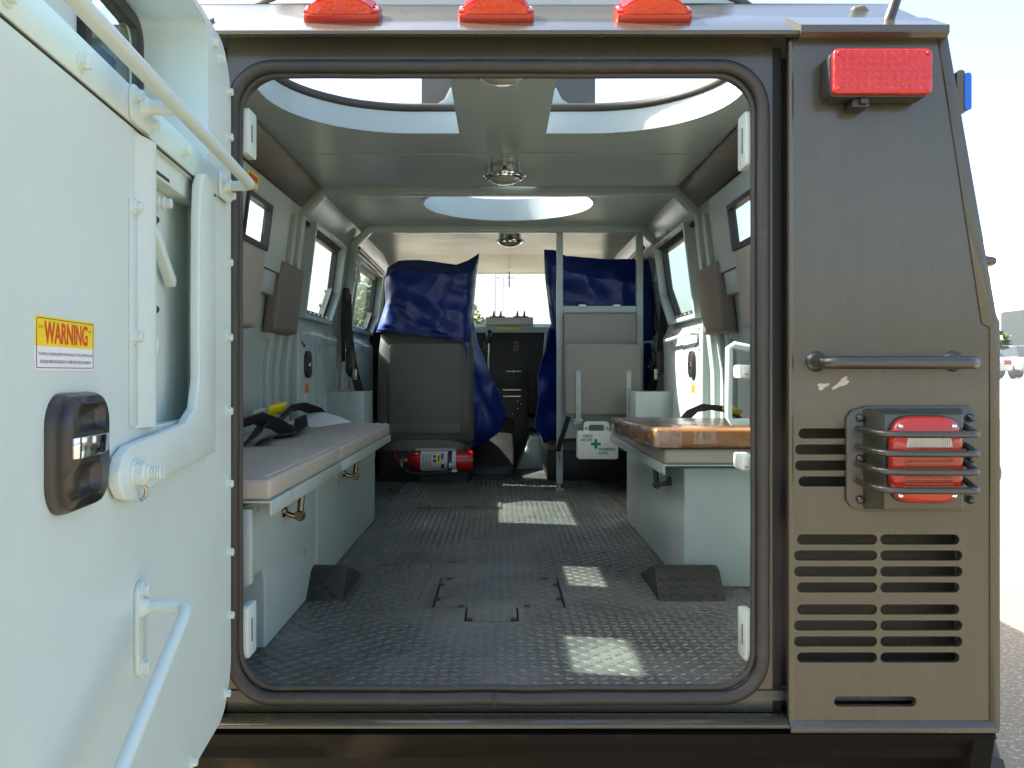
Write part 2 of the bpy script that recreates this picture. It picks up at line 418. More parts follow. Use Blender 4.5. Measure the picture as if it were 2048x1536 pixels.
# door frame with the rounded opening
OP = rrect(-.538, .526, .944, 2.216, .085, 10)
b = MB(); b.plate([(-.558, .905), (.558, .905), (.558, 2.285), (-.558, 2.285)], [rrect(-.549, .539, .932, 2.228, .09, 10)], .040, .050, XZ)
b.build('door_frame', 'olive', T, smooth=False)
b = MB(); b.plate(rrect(-.556, .546, .925, 2.235, .096, 10), [rrect(-.550, .540, .931, 2.229, .09, 10)], .0495, .115, XZ); b.build('door_jamb', 'olive', T)
def ringpath(x0, x1, z0, z1, r, y): return [(p, y, q) for p, q in rrect(x0, x1, z0, z1, r, 10)]
def wavy(path, a):
    out = []
    for p in path:
        d = noise.noise(Vector(p)*9)*a; out.append((p[0]+d*.5, p[1]+d, p[2]+d*.6))
    return out
def dense(path, step=.02):
    out = []
    for i in range(len(path)):
        a, c = Vector(path[i]), Vector(path[(i+1) % len(path)]); k = max(1, int((c-a).length/step))
        out += [tuple(a.lerp(c, j/k)) for j in range(k)]
    return out
b = MB(); b.tube(wavy(dense(ringpath(-.544, .534, .9370, 2.2220, .087, .026)), .003), .0135, 12, closed=True)
seal = b.build('door_seal', 'rubber', T, angle=80, label='dark rubber bulb seal round the door opening')
b = MB(); b.tube(wavy(dense(ringpath(-.531, .5175, .9565, 2.2065, .078, .034)), .0025), .0068, 10, closed=True)
b.build('inner_lip', 'rubber', seal, angle=80)
b = MB(); b.box(-.0125, -.0105, .0110, .0255, .9235, .9505); b.build('seal_joint', 'gasket', seal)
# sill below the opening and the undercut skirt
b = MB(); b.prism([(-.014, .893), (-.014, .9), (.0, .9075), (.03, .9075), (.03, .893)], -.575, .575, YZ); b.build('door_sill', 'olive', T, bevel=.002)
b = MB(); b.prism([(-.010, .880), (.30, .50), (.34, .50), (.02, .880)], -.985, .985, YZ)
b.build('rear_skirt', 'underblack', T)
def skirt_side(s):
    b = MB(); b.prism([(.992, .882), (.94, .55), (.90, .55), (.95, .882)], .0, .30, lambda p, q, w: (s*p, w, q))
    b.build('skirt_return', 'underblack', T)
both(skirt_side)
b = MB(); b.box(-.97, .97, .02, 4.9, .82, .90); b.build('underbody', 'underblack', T)

# ---- roof: sloping rear edge, roof skin, ceiling
b = MB(); b.prism([(-.022, 2.268), (-.022, 2.276), (.235, 2.442), (.235, 2.425), (-.010, 2.266)], -.886, .886, YZ)
b.build('roof_edge', 'olive', T, bevel=.002, label='sloping rear edge of the roof carrying the red marker lights')
def gusset(s):
    b = MB(); b.prism([(-.0285, 2.270), (-.0285, 2.284), (.06, 2.336), (.06, 2.262), (-.02, 2.262)], .592, .884, lambda p, q, w_: (s*w_, p, q)); b.build('roof_corner_gusset', 'olive', T)
both(gusset)
HATCH = rrect(-.69, .70, .24, 1.14, .40, 14); TUR = circ(.04, 2.34, .405, 48)
def offs(loop, d):
    n = len(loop); out = []
    for i in range(n):
        a = Vector(loop[i-1]); c = Vector(loop[(i+1) % n]); t = (c-a).normalized(); out.append((loop[i][0] + t.y*d, loop[i][1] - t.x*d))
    return out

b = MB(); b.plate([(-.90, .235), (.90, .235), (.90, 4.8), (-.90, 4.8)], [offs(HATCH, .010), offs(TUR, .010)], 2.427, 2.442, XY)
b.build('roof', 'olive', T, smooth=False)
b = MB(); b.plate([(-.83, .22), (.83, .22), (.83, 4.75), (-.83, 4.75)], [offs(HATCH, .006), offs(TUR, .006)], ZC, 2.424, XY)
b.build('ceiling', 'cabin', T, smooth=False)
b = MB(); b.prism([(.03, 2.285), (.22, ZC+.001), (.22, ZC+.012), (.03, 2.297)], -.80, .80, YZ); b.build('header_return', 'cabin', T)
b = MB(); b.box(-.56, .56, .100, .112, 2.238, 2.33); b.build('header_back', 'cabin', T)
b = MB(); b.box(-.137, .155, .20, 1.19, ZC-.007, ZC-.0038); beam = b.build('hatch_centre_beam', 'cabin', T)
b = MB(); b.box(-.79, .79, 1.415, 1.450, ZC-.0028, ZC-.0003); b.build('ceiling_joint_strip', 'cabin', T)
# rear roof hatch: coaming, gasket, lid and hinges
b = MB(); b.plate(offs(HATCH, .014), [HATCH], ZC-.0035, 2.480, XY)
hatch = b.build('roof_hatch', 'cabin', T, angle=50, label='large rounded roof hatch opening with pale coaming')
b = MB(); b.tube([(p[0], p[1], 2.494 + .002*noise.noise(Vector((p[0]*7, p[1]*7, 0)))) for p in dense([(x, y, 0) for x, y in offs(HATCH, .004)], .03)], .0155, 10, closed=True)
b.build('hatch_gasket', 'rubber', hatch, angle=80)
b = MB(); b.prism([(-.285, 2.445), (.345, 2.445), (.345, 2.74), (.115, 3.15), (-.06, 3.15), (-.285, 2.74)], 1.34, 1.365, XZ)
b.build('hatch_lid', 'olive', hatch, bevel=.004)
for s, x0 in ((-1, -.135), (1, .158)):
    b = MB(); b.prism([(x0 + s*.105, 2.508), (x0 + s*.135, 2.512), (x0 + s*.06, 2.560), (x0 + s*.04, 2.60), (x0 - s*.02, 2.63), (x0 - s*.03, 2.508+.05), (x0 + s*.04, 2.508)], 1.255, 1.268, XZ)
    b.build('hatch_arm', 'cabin', hatch, bevel=.002)
    put(hexbolt(.008, .009, 'cabin'), (x0 + s*.08, 1.255, 2.528), (0, -1, 0), hatch)
for x0, x1, mt in ((-.262, -.207, 'cabin'), (.196, .252, 'cabin'), (-.097, .088, 'olive')):
    b = MB(); b.box(x0, x1, .262, .300, 2.442, 2.535); b.build('hatch_hinge', mt, hatch, bevel=.004)
for x, y in ((-.665, .60), (.672, .62)):
    b = MB(); b.box(x-.016, x+.016, y-.012, y+.012, 2.452, 2.50); b.build('hatch_catch', 'cabin', hatch, bevel=.004)
    put(hexbolt(.006, .008, 'cabin'), (x + (.016 if x < 0 else -.016), y, 2.47), (1 if x < 0 else -1, 0, 0), hatch)
b = MB(); b.plate(offs(TUR, .014), [TUR], ZC-.0035, 2.52, XY); b.build('turret_ring', 'cabin', T, angle=50)
# antenna-like rub tube and hook on the roof corner
b = MB(); b.tube([(.795, .045, 2.315), (.806, .045, 2.345), (.822, .04, 2.40), (.85, .035, 2.50), (.90, .03, 2.62)], .0115, 12); b.build('roof_tube', 'blackplastic', T)
b = MB(); b.lathe([(.016, 0), (.016, .006), (.012, .010), (0, .010)], (.790, .040, 2.3125), (0, -.55, .83), 14); b.build('tube_foot', 'steel', T)
b = MB(); b.tube([(.875, .34, 2.43), (.905, .34, 2.44), (.925, .34, 2.47), (.922, .36, 2.485)], .010, 10); b.build('lifting_eye', 'cabin', T)

# ---- side walls (inner plane tapers in towards the roof)
def wx(z): return .96 - max(0, z - 1.62)*.125
VM = 2.30
sideN = Vector((math.cos(math.atan(.125)), 0, math.sin(math.atan(.125))))
WIN = dict(slit1=[(.36, 2.045), (.64, 2.045), (.64, 2.235), (.36, 2.235)],
           slit2=[(1.10, 2.05), (1.38, 2.05), (1.38, 2.205), (1.10, 2.205)],
           mid=[(2.12, 1.875), (2.66, 1.875), (2.80, 2.03), (2.80, 2.262), (2.12, 2.262)],
           fore=[(3.30, 1.88), (4.05, 1.88), (4.20, 2.0), (4.20, 2.262), (3.30, 2.262)])
def SW(s, y, z, h):      # point on the inner wall plane, h outward
    return (s*(wx(z) + h), y, z)
BOX2 = [(1.06, 2.005), (1.61, 2.005), (1.61, 2.275), (1.06, 2.275)]
def side(s):
    fs = lambda p, q, w_: SW(s, p, q, w_)
    cut = [WIN['slit1'], BOX2, WIN['mid'], WIN['fore']]
    b = MB(); b.plate([(.10, 1.62), (4.75, 1.62), (4.75, VM), (.10, VM)], cut, 0, .010, fs)
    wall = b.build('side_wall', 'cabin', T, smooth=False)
    b = MB(); b.box(s*.96, s*.970, .10, 4.75, .90, 1.62); b.build('lower_side_wall', 'cabin', T)
    b = MB(); b.prism([(wx(VM), VM), (.80, ZC), (.80, 2.425), (wx(VM)+.012, VM)], .25, 4.75, lambda p, q, w_: (s*p, w_, q)); b.build('cant_panel', 'cabin', T)
    b = MB(); b.prism([(wx(VM), VM), (.80, ZC), (.80, 2.425), (wx(VM)+.012, VM)], .25, 4.75, lambda p, q, w_: (s*(p+.004), w_, q+.016)); b.build('outer_cant_skin', 'olive', T)
    b = MB(); b.plate([(.06, 1.62), (4.8, 1.62), (4.8, VM), (.06, VM)], cut, .0105, .016, fs); b.build('outer_skin', 'olive', T, smooth=False)
    b = MB(); b.box(s*.9705, s*.978, .06, 4.8, .86, 1.62); b.build('outer_lower_skin', 'olive', T)
    # pressed-in box that carries the rear slit window
    b = MB(); b.plate([(1.03, 1.99), (1.64, 1.99), (1.64, 2.285), (1.03, 2.285)], [WIN['slit2']], -.048, -.036, fs); b.build('window_box', 'cabin', wall, smooth=False)
    b = MB(); b.plate([(1.04, 1.995), (1.63, 1.995), (1.63, 2.28), (1.04, 2.28)], [[(1.05, 2.0), (1.62, 2.0), (1.62, 2.275), (1.05, 2.275)]], -.036, -.0005, fs); b.build('window_box_side', 'cabin', wall, smooth=False)
    for nm, lp in WIN.items():
        cy = sum(p[0] for p in lp)/len(lp); cz = sum(p[1] for p in lp)/len(lp)
        def sh(d): return [(p[0] + d*(1 if p[0] < cy else -1), p[1] + d*(1 if p[1] < cz else -1)) for p in lp]
        h0 = -.046 if nm == 'slit2' else 0
        gk = .012 if 'slit' in nm else .022
        b = MB(); b.plate(sh(-.006), [sh(gk)], h0-.010, h0+.018, fs); b.build('window_gasket', 'gasket', wall)
        b = MB(); b.prism(sh(gk*.5), h0-.001, h0+.005, fs); b.build('window_pane', 'glass', wall)
        if 'slit' not in nm:
            ex = [(p[0] + (-.03 if p[0] < cy else .03), p[1] + (-.025 if p[1] < cz else .02)) for p in lp]
            b = MB(); b.plate(ex, [sh(-.0065)], -.050, -.0005, fs); b.build('window_surround', 'cabin', wall)
            zb = lp[0][1]
            for k in range(6):
                y = lp[0][0] + .06 + k*.09
                put(hexbolt(.006, .008, 'cabin'), SW(s, y, zb + .004, -.03), (0, 0, 1), wall)
both(side)

# outer details on the right flank
b = MB(); b.lathe([(.030, 0), (.034, .012), (.034, .026), (.026, .036), (0, .037)], (1.0, .08, 1.392), (1, 0, 0), 20); b.build('fuel_cap', 'olive_dark', T)
b = MB(); b.tube([(.955, .20, 1.855), (1.085, .20, 1.852), (1.105, .205, 1.850), (1.112, .225, 1.850), (1.112, .50, 1.850), (1.09, .53, 1.850), (.96, .53, 1.85)], .0105, 12); b.build('side_grab_bar', 'olive', T)
b = MB(); b.prism([(.884, 2.205), (.940, 2.217), (.940, 2.134), (.900, 2.120)], .045, .085, XZ)
bl = b.build('side_beacon', 'blackplastic', T, bevel=.004, label='small beacon with blue lens on the right flank')
b = MB(); b.prism(rrect(.936, .953, 2.130, 2.220, .007, 4), .040, .20, XZ); b.build('beacon_bezel', 'olive_dark', bl)
b = MB(); b.prism(rrect(.951, .965, 2.137, 2.214, .006, 4), .038, .20, XZ); b.build('beacon_lens', 'bluelens', bl)

# ---- roof bows and pillars
def sweep_bow(name, y0, y1, pts, depth, parent=T):
    """flat bar frame following a polyline in X-Z from the left sill over the roof to the right"""
    n = len(pts); out = []
    for i, p in enumerate(pts):
        a = Vector(pts[max(i-1, 0)]); c = Vector(pts[min(i+1, n-1)]); t = (c-a).normalized(); out.append((p[0] + t.y*-depth, p[1] + t.x*depth))
    b = MB(); b.prism(pts + out[::-1], y0, y1, XZ)
    return b.build(name, 'cabin', parent, bevel=.006, seg=3)
bow1 = [(-.935, ZF), (-.930, 1.60), (-.855, 2.285), (-.765, 2.376), (.765, 2.376), (.855, 2.285), (.930, 1.60), (.935, ZF)]
sweep_bow('roof_bow', 1.955, 2.015, bow1, .045)
bow2 = [(-.905, ZF), (-.895, 1.56), (-.850, 1.86), (-.800, 2.13), (-.792, 2.30), (-.715, 2.376), (.780, 2.376), (.868, 2.30), (.885, 2.13), (.925, 1.86), (.945, 1.56), (.945, ZF)]
sweep_bow('roof_bow', 2.92, 2.985, bow2, .045)
def bowfill(s):
    b = MB(); b.prism([(.915, ZF), (.905, 1.56), (.86, 1.86), (.815, 2.13), (.81, 2.31), (.80, 2.40), (.845, 2.40), (.90, 2.29), (.965, 1.62), (.965, ZF)] if s < 0 else [(.95, ZF), (.95, 1.56), (.93, 1.86), (.895, 2.13), (.875, 2.29), (.81, 2.40), (.845, 2.40), (.90, 2.29), (.965, 1.62), (.965, ZF)], 2.93, 2.975, lambda p, q, w_: (s*p, w_, q)); b.build('pillar_web', 'cabin', T)
    b = MB(); b.prism([(.935, ZF), (.932, 1.60), (.86, 2.285), (.97, 2.285), (.97, ZF)], 1.965, 2.005, lambda p, q, w_: (s*p, w_, q)); b.build('pillar_web', 'cabin', T)
    # pressed ribs running down the wall in front of the first bow
    for y in (1.70, 1.84):
        b = MB(); b.prism([(.952, 1.12), (.94, 1.15), (.94, 1.61), (.858, 2.27), (.90, 2.27), (.97, 1.6), (.97, 1.12)], y, y + .05, lambda p, q, w_: (s*p, w_, q)); b.build('wall_rib', 'cabin', T, bevel=.005)
    # long ceiling bolster and its bolts
    b = MB(); b.prism([(.773, 2.404), (.778, 2.392), (.850, 2.318), (.864, 2.314), (.873, 2.325), (.80, 2.409)], .16, 1.93, lambda p, q, w_: (s*p, w_, q))
    pad = b.build('ceiling_bolster', 'vinyl_dark', T, bevel=.006, seg=3, label='long brown padded bolster along the ceiling edge')
    for k in range(7): put(domebolt(.006, .004, 'cabin'), (s*.745, .45 + k*.22, ZC), (0, 0, -1), pad)
    # back rest pads on the wall
    for y0, y1 in ((.82, 1.36), (1.60, 1.945)):
        b = MB()
        b.prism([(wx(1.765)-.005, 1.757), (wx(1.765)-.062, 1.765), (wx(2.045)-.058, 2.040), (wx(2.045)-.002, 2.050)], y0, y1, lambda p, q, w_: (s*p, w_, q))
        b.build('back_pad', 'vinyl' if y0 < 1 else 'vinyl_dark', T, bevel=.014, seg=4)
        b = MB(); b.box(s*(wx(1.74)-.03), s*wx(1.74), y0+.03, y0+.05, 1.735, 1.760); b.build('pad_bracket', 'cabin', T)
    # sill box below the slit windows and small gusset
    b = MB(); b.prism([(wx(2.02), 1.985), (wx(2.0)-.045, 1.985), (wx(1.9)-.045, 1.90), (wx(1.9), 1.90)], 1.40, 1.56, lambda p, q, w_: (s*p, w_, q)); b.build('window_sill_box', 'cabin', T, bevel=.004)
    b = MB(); b.prism([(.958, 1.34), (.915, 1.50), (.905, 1.75), (.94, 1.75), (.96, 1.60)], .95, 1.22, lambda p, q, w_: (s*p, w_, q)); b.build('wall_duct', 'cabin', T, bevel=.004)
both(bowfill)

# ---- floor
FH1 = [(-.188, .636), (-.094, .636), (-.094, .507), (.050, .507), (.050, .636), (.182, .636), (.182, .970), (-.188, .970)]
cxh, cyh = 0, .78
b = MB(); b.plate([(-.97, .035), (.97, .035), (.97, 4.75), (-.97, 4.75)], [FH1], ZF-.02, ZF, XY)
floor = b.build('floor', 'tread', T, smooth=False, label='black diamond tread floor')
b = MB(); b.prism([(-.1825, .6465), (-.0885, .6465), (-.0885, .5175), (.0445, .5175), (.0445, .6465), (.1765, .6465), (.1765, .9625), (-.1825, .9625)], ZF-.018, ZF-.001, XY)
b.build('floor_hatch', 'tread', floor, smooth=False)
b = MB(); b.box(-.2, .2, .49, .98, ZF-.06, ZF-.03); b.build('hatch_well', 'gasket', floor)
for x, y in ((-.16, .955), (.14, .955), (-.176, .88), (-.178, .72), (.17, .88), (.168, .72), (-.108, .645), (.075, .645), (-.08, .522), (.036, .522)):
    b = MB(); b.box(x-.008, x+.008, y-.008, y+.008, ZF-.002, ZF+.005); b.build('hatch_clip', 'gasket', floor, bevel=.002)
for lp in ([(-.394, 2.307), (.005, 2.307), (.005, 3.03), (-.394, 3.03)], [(.60, 2.27), (.95, 2.27), (.95, 3.0), (.60, 3.0), (.60, 2.55)]):
    b = MB(); b.prism(lp, ZF+.0005, ZF+.006, XY); pz = b.build('floor_cover', 'tread', floor, smooth=False)
    for x, y in ((lp[0][0]+.05, 2.33), (lp[0][0]+.34, 2.33), (lp[0][0]+.34, 2.6), (lp[0][0]+.34, 2.8), (lp[0][0]+.03, 2.6)):
        o = put(domebolt(.009, .004, 'gasket'), (x, y, ZF+.006), (0, 0, 1), floor)
# raised tread lugs (one relief mesh)
def lug(b, c, ax, ay, n, ln=.0125, wd=.0034, h=.0021):
    c = Vector(c); ax = Vector(ax); ay = Vector(ay); n = Vector(n)
    base = [c + ax*ln*.0 + ay*wd, c - ax*ln, c - ay*wd, c + ax*ln]
    base = [c + ax*ln, c + ax*ln*.45 + ay*wd, c - ax*ln*.45 + ay*wd, c - ax*ln, c - ax*ln*.45 - ay*wd, c + ax*ln*.45 - ay*wd]
    top = [c + n*h + ax*ln*.55, c + n*h - ax*ln*.55]
    b.add(base + top, [(0, 1, 6), (1, 2, 7, 6), (2, 3, 7), (3, 4, 7), (4, 5, 6, 7), (5, 0, 6)])
def inpoly(p, poly):
    r = False; n = len(poly)
    for i in range(n):
        (x1, y1), (x2, y2) = poly[i], poly[(i+1) % n]
        if (y1 > p[1]) != (y2 > p[1]) and p[0] < (x2-x1)*(p[1]-y1)/(y2-y1)+x1: r = not r
    return r
b = MB(); PX, PY = .0245, .0245
j = 0; y = .052
while y < 3.35:
    i = 0; x = -.93
    while x < .93:
        hide = (x < -.56 and y > .30) or (x > .57 and y > .86) or (abs(x) > .9)
        cov = (-.40 < x < .01 and 2.295 < y < 3.04) or (x > .595 and 2.26 < y < 3.0)
        wedge = (x < -.44 or .45 < x < .64) and .70 < y < 1.03
        edge = abs(inpoly((x+.011, y), FH1) - inpoly((x-.011, y), FH1)) + abs(inpoly((x, y+.011), FH1) - inpoly((x, y-.011), FH1))
        if not (hide or wedge or edge):
            a = R(33) if (i + j) % 2 else R(-33)
            z = ZF + (.006 if cov else -.001 if inpoly((x, y), FH1) else 0)
            lug(b, (x, y, z), (math.cos(a), math.sin(a), 0), (-math.sin(a), math.cos(a), 0), (0, 0, 1), h=.0021 if not cov else .0009)
        x += PX; i += 1
    y += PY; j += 1
link('tread_lugs', b.mesh('tread_lugs', smooth=False, weld=False), 'treadlug', floor, kind='stuff')
# rolled rear edge of the tread sheet
b = MB(); b.prism([(.033, ZF-.016), (.029, ZF-.006), (.0335, ZF+.002), (.046, ZF+.003), (.05, ZF-.002), (.05, ZF-.016)], -.50, .495, YZ); b.build('floor_edge', 'tread', floor, bevel=.003)
b = MB(); x = -.495
while x < .49:
    a = R(-55); lug(b, (x, .037, ZF+.0015), (math.cos(a), math.sin(a)*.6, -.25), (.8, .55, 0), (0, -.55, .83), ln=.013, wd=.003, h=.0022); x += .0306
link('edge_lugs', b.mesh('edge_lugs', smooth=False, weld=False), 'treadlug', floor, kind='stuff')
# humps of folded tread sheet against the bench boxes
for x0, x1 in ((-.585, -.447), (.452, .642)):
    b = MB(); b.prism([(.690, ZF-.005), (.765, 1.022), (.80, 1.030), (1.04, ZF-.005)], x0, x1, YZ); hp = b.build('floor_hump', 'humprubber', floor, bevel=.004)
    b = MB(); nrm = Vector((0, -.70, .714)).normalized()
    for i in range(int((x1-x0)/PX)):
        for k in range(3):
            a = R(38) if (i+k) % 2 else R(-38); tz = .02 + k*.026
            up = Vector((0, .70, .714))
            lug(b, Vector((x0 + .012 + i*PX, .694, ZF+.0)) + up*(tz), Vector((math.cos(a), 0, 0)) + up*math.sin(a), Vector((-math.sin(a), 0, 0)) + up*math.cos(a), nrm)
    link('hump_lugs', b.mesh('hump_lugs', smooth=False, weld=False), 'humprubber', floor, kind='stuff')

# ---- striker blocks on the jamb and the latch rail on the right
def striker(x0, x1, y0, y1, z0, z1):
    b = MB(); b.prism(rrect(y0, y1, z0, z1, .008, 4), x0, x1, YZ); o = b.build('striker_block', 'greylit', T, bevel=.003)
    return o
for s, xa, z0, z1 in ((-1, -.536, 2.050, 2.146), (-1, -.536, 1.010, 1.118), (1, .524, 2.026, 2.139), (1, .524, 1.004, 1.106)):
    o = striker(min(xa, xa - s*.019), max(xa, xa - s*.019), .045, .105, z0, z1)
    b = MB(); xx = xa - s*.0195; b.box(min(xx, xx+s*.001), max(xx, xx+s*.001), .066, .074, z0+.03, z1-.03); b.build('striker_slot', 'greyink', o)
for z0, z1 in ((1.588, 1.616), (1.397, 1.430)):
    o = striker(.500, .525, .05, .12, z0, z1)
    text('stamped_mark', 'wv', 'greyink', o, lambda u, v, z=z0: (.508+u, .0492, z+.008+v), .009, .005)
b = MB(); b.tube([(.56, .21, 1.655), (.528, .21, 1.662), (.516, .21, 1.655), (.515, .21, 1.56), (.515, .21, 1.50), (.522, .21, 1.488), (.56, .21, 1.488)], .0085, 12); b.build('inner_grab_rail', 'greylit', T)

# ---- benches
def bench(s):
    lab = 'taupe padded bench along the left cabin wall' if s < 0 else 'taupe padded bench along the right cabin wall'
    if s < 0:
        prof = [(.10, 1.3115), (2.0, 1.3115), (2.0, ZF), (.295, ZF), (.295, 1.105), (.275, 1.140), (.10, 1.146)]
        X = .552; y0 = .094; segs = [(.094, .868), (.874, 2.0)]
    else:
        prof = [(.85, 1.3115), (1.98, 1.3115), (1.98, ZF), (.85, ZF)]
        X = .556; y0 = .79; segs = [(.79, 1.98)]
    b = MB(); b.prism(prof, X, .958, lambda p, q, w_: (s*w_, p, q))
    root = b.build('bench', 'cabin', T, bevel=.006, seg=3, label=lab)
    if s < 0:
        b = MB(); b.box(-X-.0005, -X+.0012, .838, .842, ZF, 1.31); b.build('box_seam', 'greylit', root)
        b = MB(); b.prism([(-.552, 1.31), (-.528, 1.31), (-.528, 1.150), (-.545, 1.140), (-.552, 1.140)], .102, .125, XZ); b.build('end_flange', 'cabin', root, bevel=.004)
    for k, (a, c) in enumerate(segs):
        xf = .482
        b = MB(); b.prism([(xf, 1.297), (xf, 1.328), (.958, 1.328), (.958, 1.323), (xf+.006, 1.323), (xf+.006, 1.297)], a, c, lambda p, q, w_: (s*p, w_, q)); b.build('seat_pan', 'cabin', root, bevel=.0015)
        # cushion: softly crowned
        nx, ny = 14, 26
        cb = MB(); x0, x1 = xf+.003, .95; ya, yc = a+.002, c-.003
        def top(u, v, x0=x0, x1=x1, ya=ya, yc=yc):
            e = min(1, min(u, 1-u)*x1*7, min(v, 1-v)*(yc-ya)*9); e = max(0, e)
            z = 1.374 + .008*(1 - (1-e)**2) + .0012*noise.noise(Vector((u*5, v*9, s)))
            return (s*lerp(x0, x1, u), lerp(ya, yc, v), z)
        cb.box(min(s*x0, s*x1), max(s*x0, s*x1), ya, yc, 1.3285, 1.3755)
        cush = cb.build('cushion', 'vinyl', root, bevel=.011, seg=4)
        cb = MB(); cb.grid(lambda u, v: top(.012+.976*u, .006+.988*v), nx, ny)
        # close the crown down to the cushion
        cb.build('cushion_top', 'vinyl', cush, angle=80)
        # stitched seam along the front edge
        st = MB(); yy = ya + .012
        while yy < yc - .012:
            st.box(min(s*(x0+.0135), s*(x0+.0148)), max(s*(x0+.0135), s*(x0+.0148)), yy, yy+.005, 1.3755, 1.3808); yy += .009
        xx = x0 + .012
        while xx < x1:
            st.box(min(s*xx, s*(xx+.005)), max(s*xx, s*(xx+.005)), ya-.0008, ya+.0004, 1.3600, 1.3612); xx += .009
        link('stitching', st.mesh('stitching', smooth=False, weld=False), 'thread', cush, kind='stuff')
    for ys in ((.46, 1.27) if s < 0 else (1.05,)):
        b = MB(); b.tube([(s*.508, ys+.02, 1.322), (s*.512, ys+.005, 1.240)], .0088, 12)
        b.lathe([(0, -.012), (.011, -.012), (.014, -.004), (.014, .006), (.010, .012), (0, .012)], (s*.512, ys+.003, 1.234), (0, 1, 0), 14)
        b.tube([(s*.512, ys+.003, 1.230), (s*.532, ys-.004, 1.236), (s*.556, ys-.006, 1.246)], .007, 10)
        b.lathe([(0, 0), (.015, 0), (.015, .007), (.010, .013), (0, .014)], (s*.556, ys-.006, 1.246), (-s, 0, 0), 14)
        b.build('fold_strut', 'bronze' if s < 0 else 'blackplastic', root)
both(bench)

# ---- side doors of the cabin (inner faces)
def sidedoor(s):
    def door(y0, y1, xin, zt, stick):
        b = MB(); b.prism([(.955, ZF+.03), (xin, ZF+.03), (xin, zt-.07), (xin+.012, zt-.05), (wx(zt)-.005, zt), (.98, zt)], y0, y1, lambda p, q, w_: (s*p, w_, q))
        d = b.build('side_door', 'cabin', T, bevel=.01, seg=3)
        b = MB(); b.box(min(s*(xin-.004), s*xin), max(s*(xin-.004), s*xin), y0+.36, y1-.04, ZF+.05, zt-.12); b.build('access_panel', 'cabin', d, bevel=.0015)
        for k in range(5):
            for yy in (y0+.40, y1-.07): put(domebolt(.007, .005, 'cabin'), (s*(xin-.004), yy, 1.02+k*.145), (-s, 0, 0), d)
        b = MB(); b.prism(rrect(y0+.10, y0+.20, 1.575, 1.70, .04, 5), xin-.016, xin, lambda p, q, w_: (s*w_, p, q)); lt = b.build('door_latch', 'blackplastic', d, bevel=.004)
        b = MB(); b.prism(rrect(y0+.125, y0+.175, 1.625, 1.645, .005, 3), xin-.022, xin-.015, lambda p, q, w_: (s*w_, p, q)); b.build('latch_paddle', 'chrome', d, bevel=.002)
        b = MB(); b.tube([(s*(xin), y0+.05, 1.775), (s*(xin-.04), y0+.05, 1.775), (s*(xin-.045), y0+.06, 1.775), (s*(xin-.045), y0+.60, 1.762), (s*(xin-.04), y0+.61, 1.762), (s*xin, y0+.61, 1.762)], .008, 10); b.build('door_grab_bar', 'greylit', d)
        for yy in (y0+.05, y0+.61):
            b = MB(); b.box(min(s*xin, s*(xin-.005)), max(s*xin, s*(xin-.005)), yy-.012, yy+.012, 1.735, 1.812); b.build('bar_bracket', 'cabin', d, bevel=.002)
            for zz in (1.745, 1.803): put(domebolt(.005, .004, 'cabin'), (s*(xin-.005), yy, zz), (-s, 0, 0), d)
        if stick:
            b = MB(); b.box(min(s*(xin-.001), s*xin), max(s*(xin-.001), s*xin), y0+.12, y0+.19, 1.505, 1.545); b.build('sticker', 'orangelabel', d)
            b = MB(); b.box(min(s*(xin-.001), s*xin), max(s*(xin-.001), s*xin), y0+.12, y0+.19, 1.465, 1.504); b.build('sticker_text_area', 'signwhite', d)
            for k in range(4):
                b = MB(); b.box(min(s*(xin-.0014), s*(xin-.001)), max(s*(xin-.0014), s*(xin-.001)), y0+.126, y0+.184, 1.470+k*.009, 1.474+k*.009); b.build('print_line', 'greyink', d)
        # black safety edge clip and dead-bolt lever
        b = MB(); b.tube([(s*(xin-.01), y0+.02, 1.735), (s*(xin-.02), y0+.03, 1.72), (s*(xin-.012), y0+.05, 1.715)], .004, 8); b.build('deadbolt', 'blackplastic', d)
    door(2.03, 2.90, .895, 1.86, True)
    door(3.02, 4.10, .880, 1.84, True)
    # window roller above the middle door
    b = MB(); b.tube([(s*.868, 2.05, 2.268), (s*.868, 2.88, 2.268)], .014, 10); b.build('blind_roller', 'blackplastic', T)
    b = MB(); b.tube([(s*.80, 3.0, 2.30), (s*.80, 4.0, 2.28)], .016, 10); b.build('blind_roller', 'blackplastic', T)
    # upright box beyond the bench
    b = MB(); b.box(min(s*.70, s*.90), max(s*.70, s*.90), 2.62, 2.90, ZF, 1.50); b.build('battery_box', 'cabin', T, bevel=.004)
both(sidedoor)

# ---- dome lights
def dome(name, x, y, label):
    z = ZC - .007 if y < 1.2 else ZC
    b = MB(); b.lathe([(0, 0), (.064, 0), (.066, .012), (.066, .030), (.078, .033), (.080, .038), (.078, .043), (.071, .045), (.070, .050), (.062, .052), (0, .046)], (x, y, z), (0, 0, -1), 36)
    for k in range(12):
        a = 2*math.pi*k/12
        b.lathe([(0, -.004), (.006, -.004), (.006, .004), (0, .004)], (x + .078*math.cos(a), y + .078*math.sin(a), z-.038), (math.cos(a), math.sin(a), 0), 8)
    o = b.build(name, 'chrome', T, angle=30, label=label)
    b = MB(); b.lathe([(.066, .046), (.060, .056), (.045, .065), (.025, .071), (0, .073)], (x, y, z), (0, 0, -1), 32); b.build('dome_lens', 'domelens', o, angle=80)
    b = MB(); b.box(x-.008, x+.008, y-.0705, y-.064, z-.030, z-.014); b.build('switch', 'blackplastic', o)
dome('dome_light', .005, .44, 'chrome dome light just inside the door header')
dome('dome_light', .018, 1.60, 'chrome dome light on the ceiling between the hatches')
dome('dome_light', .058, 3.22, 'small chrome dome light over the cab')

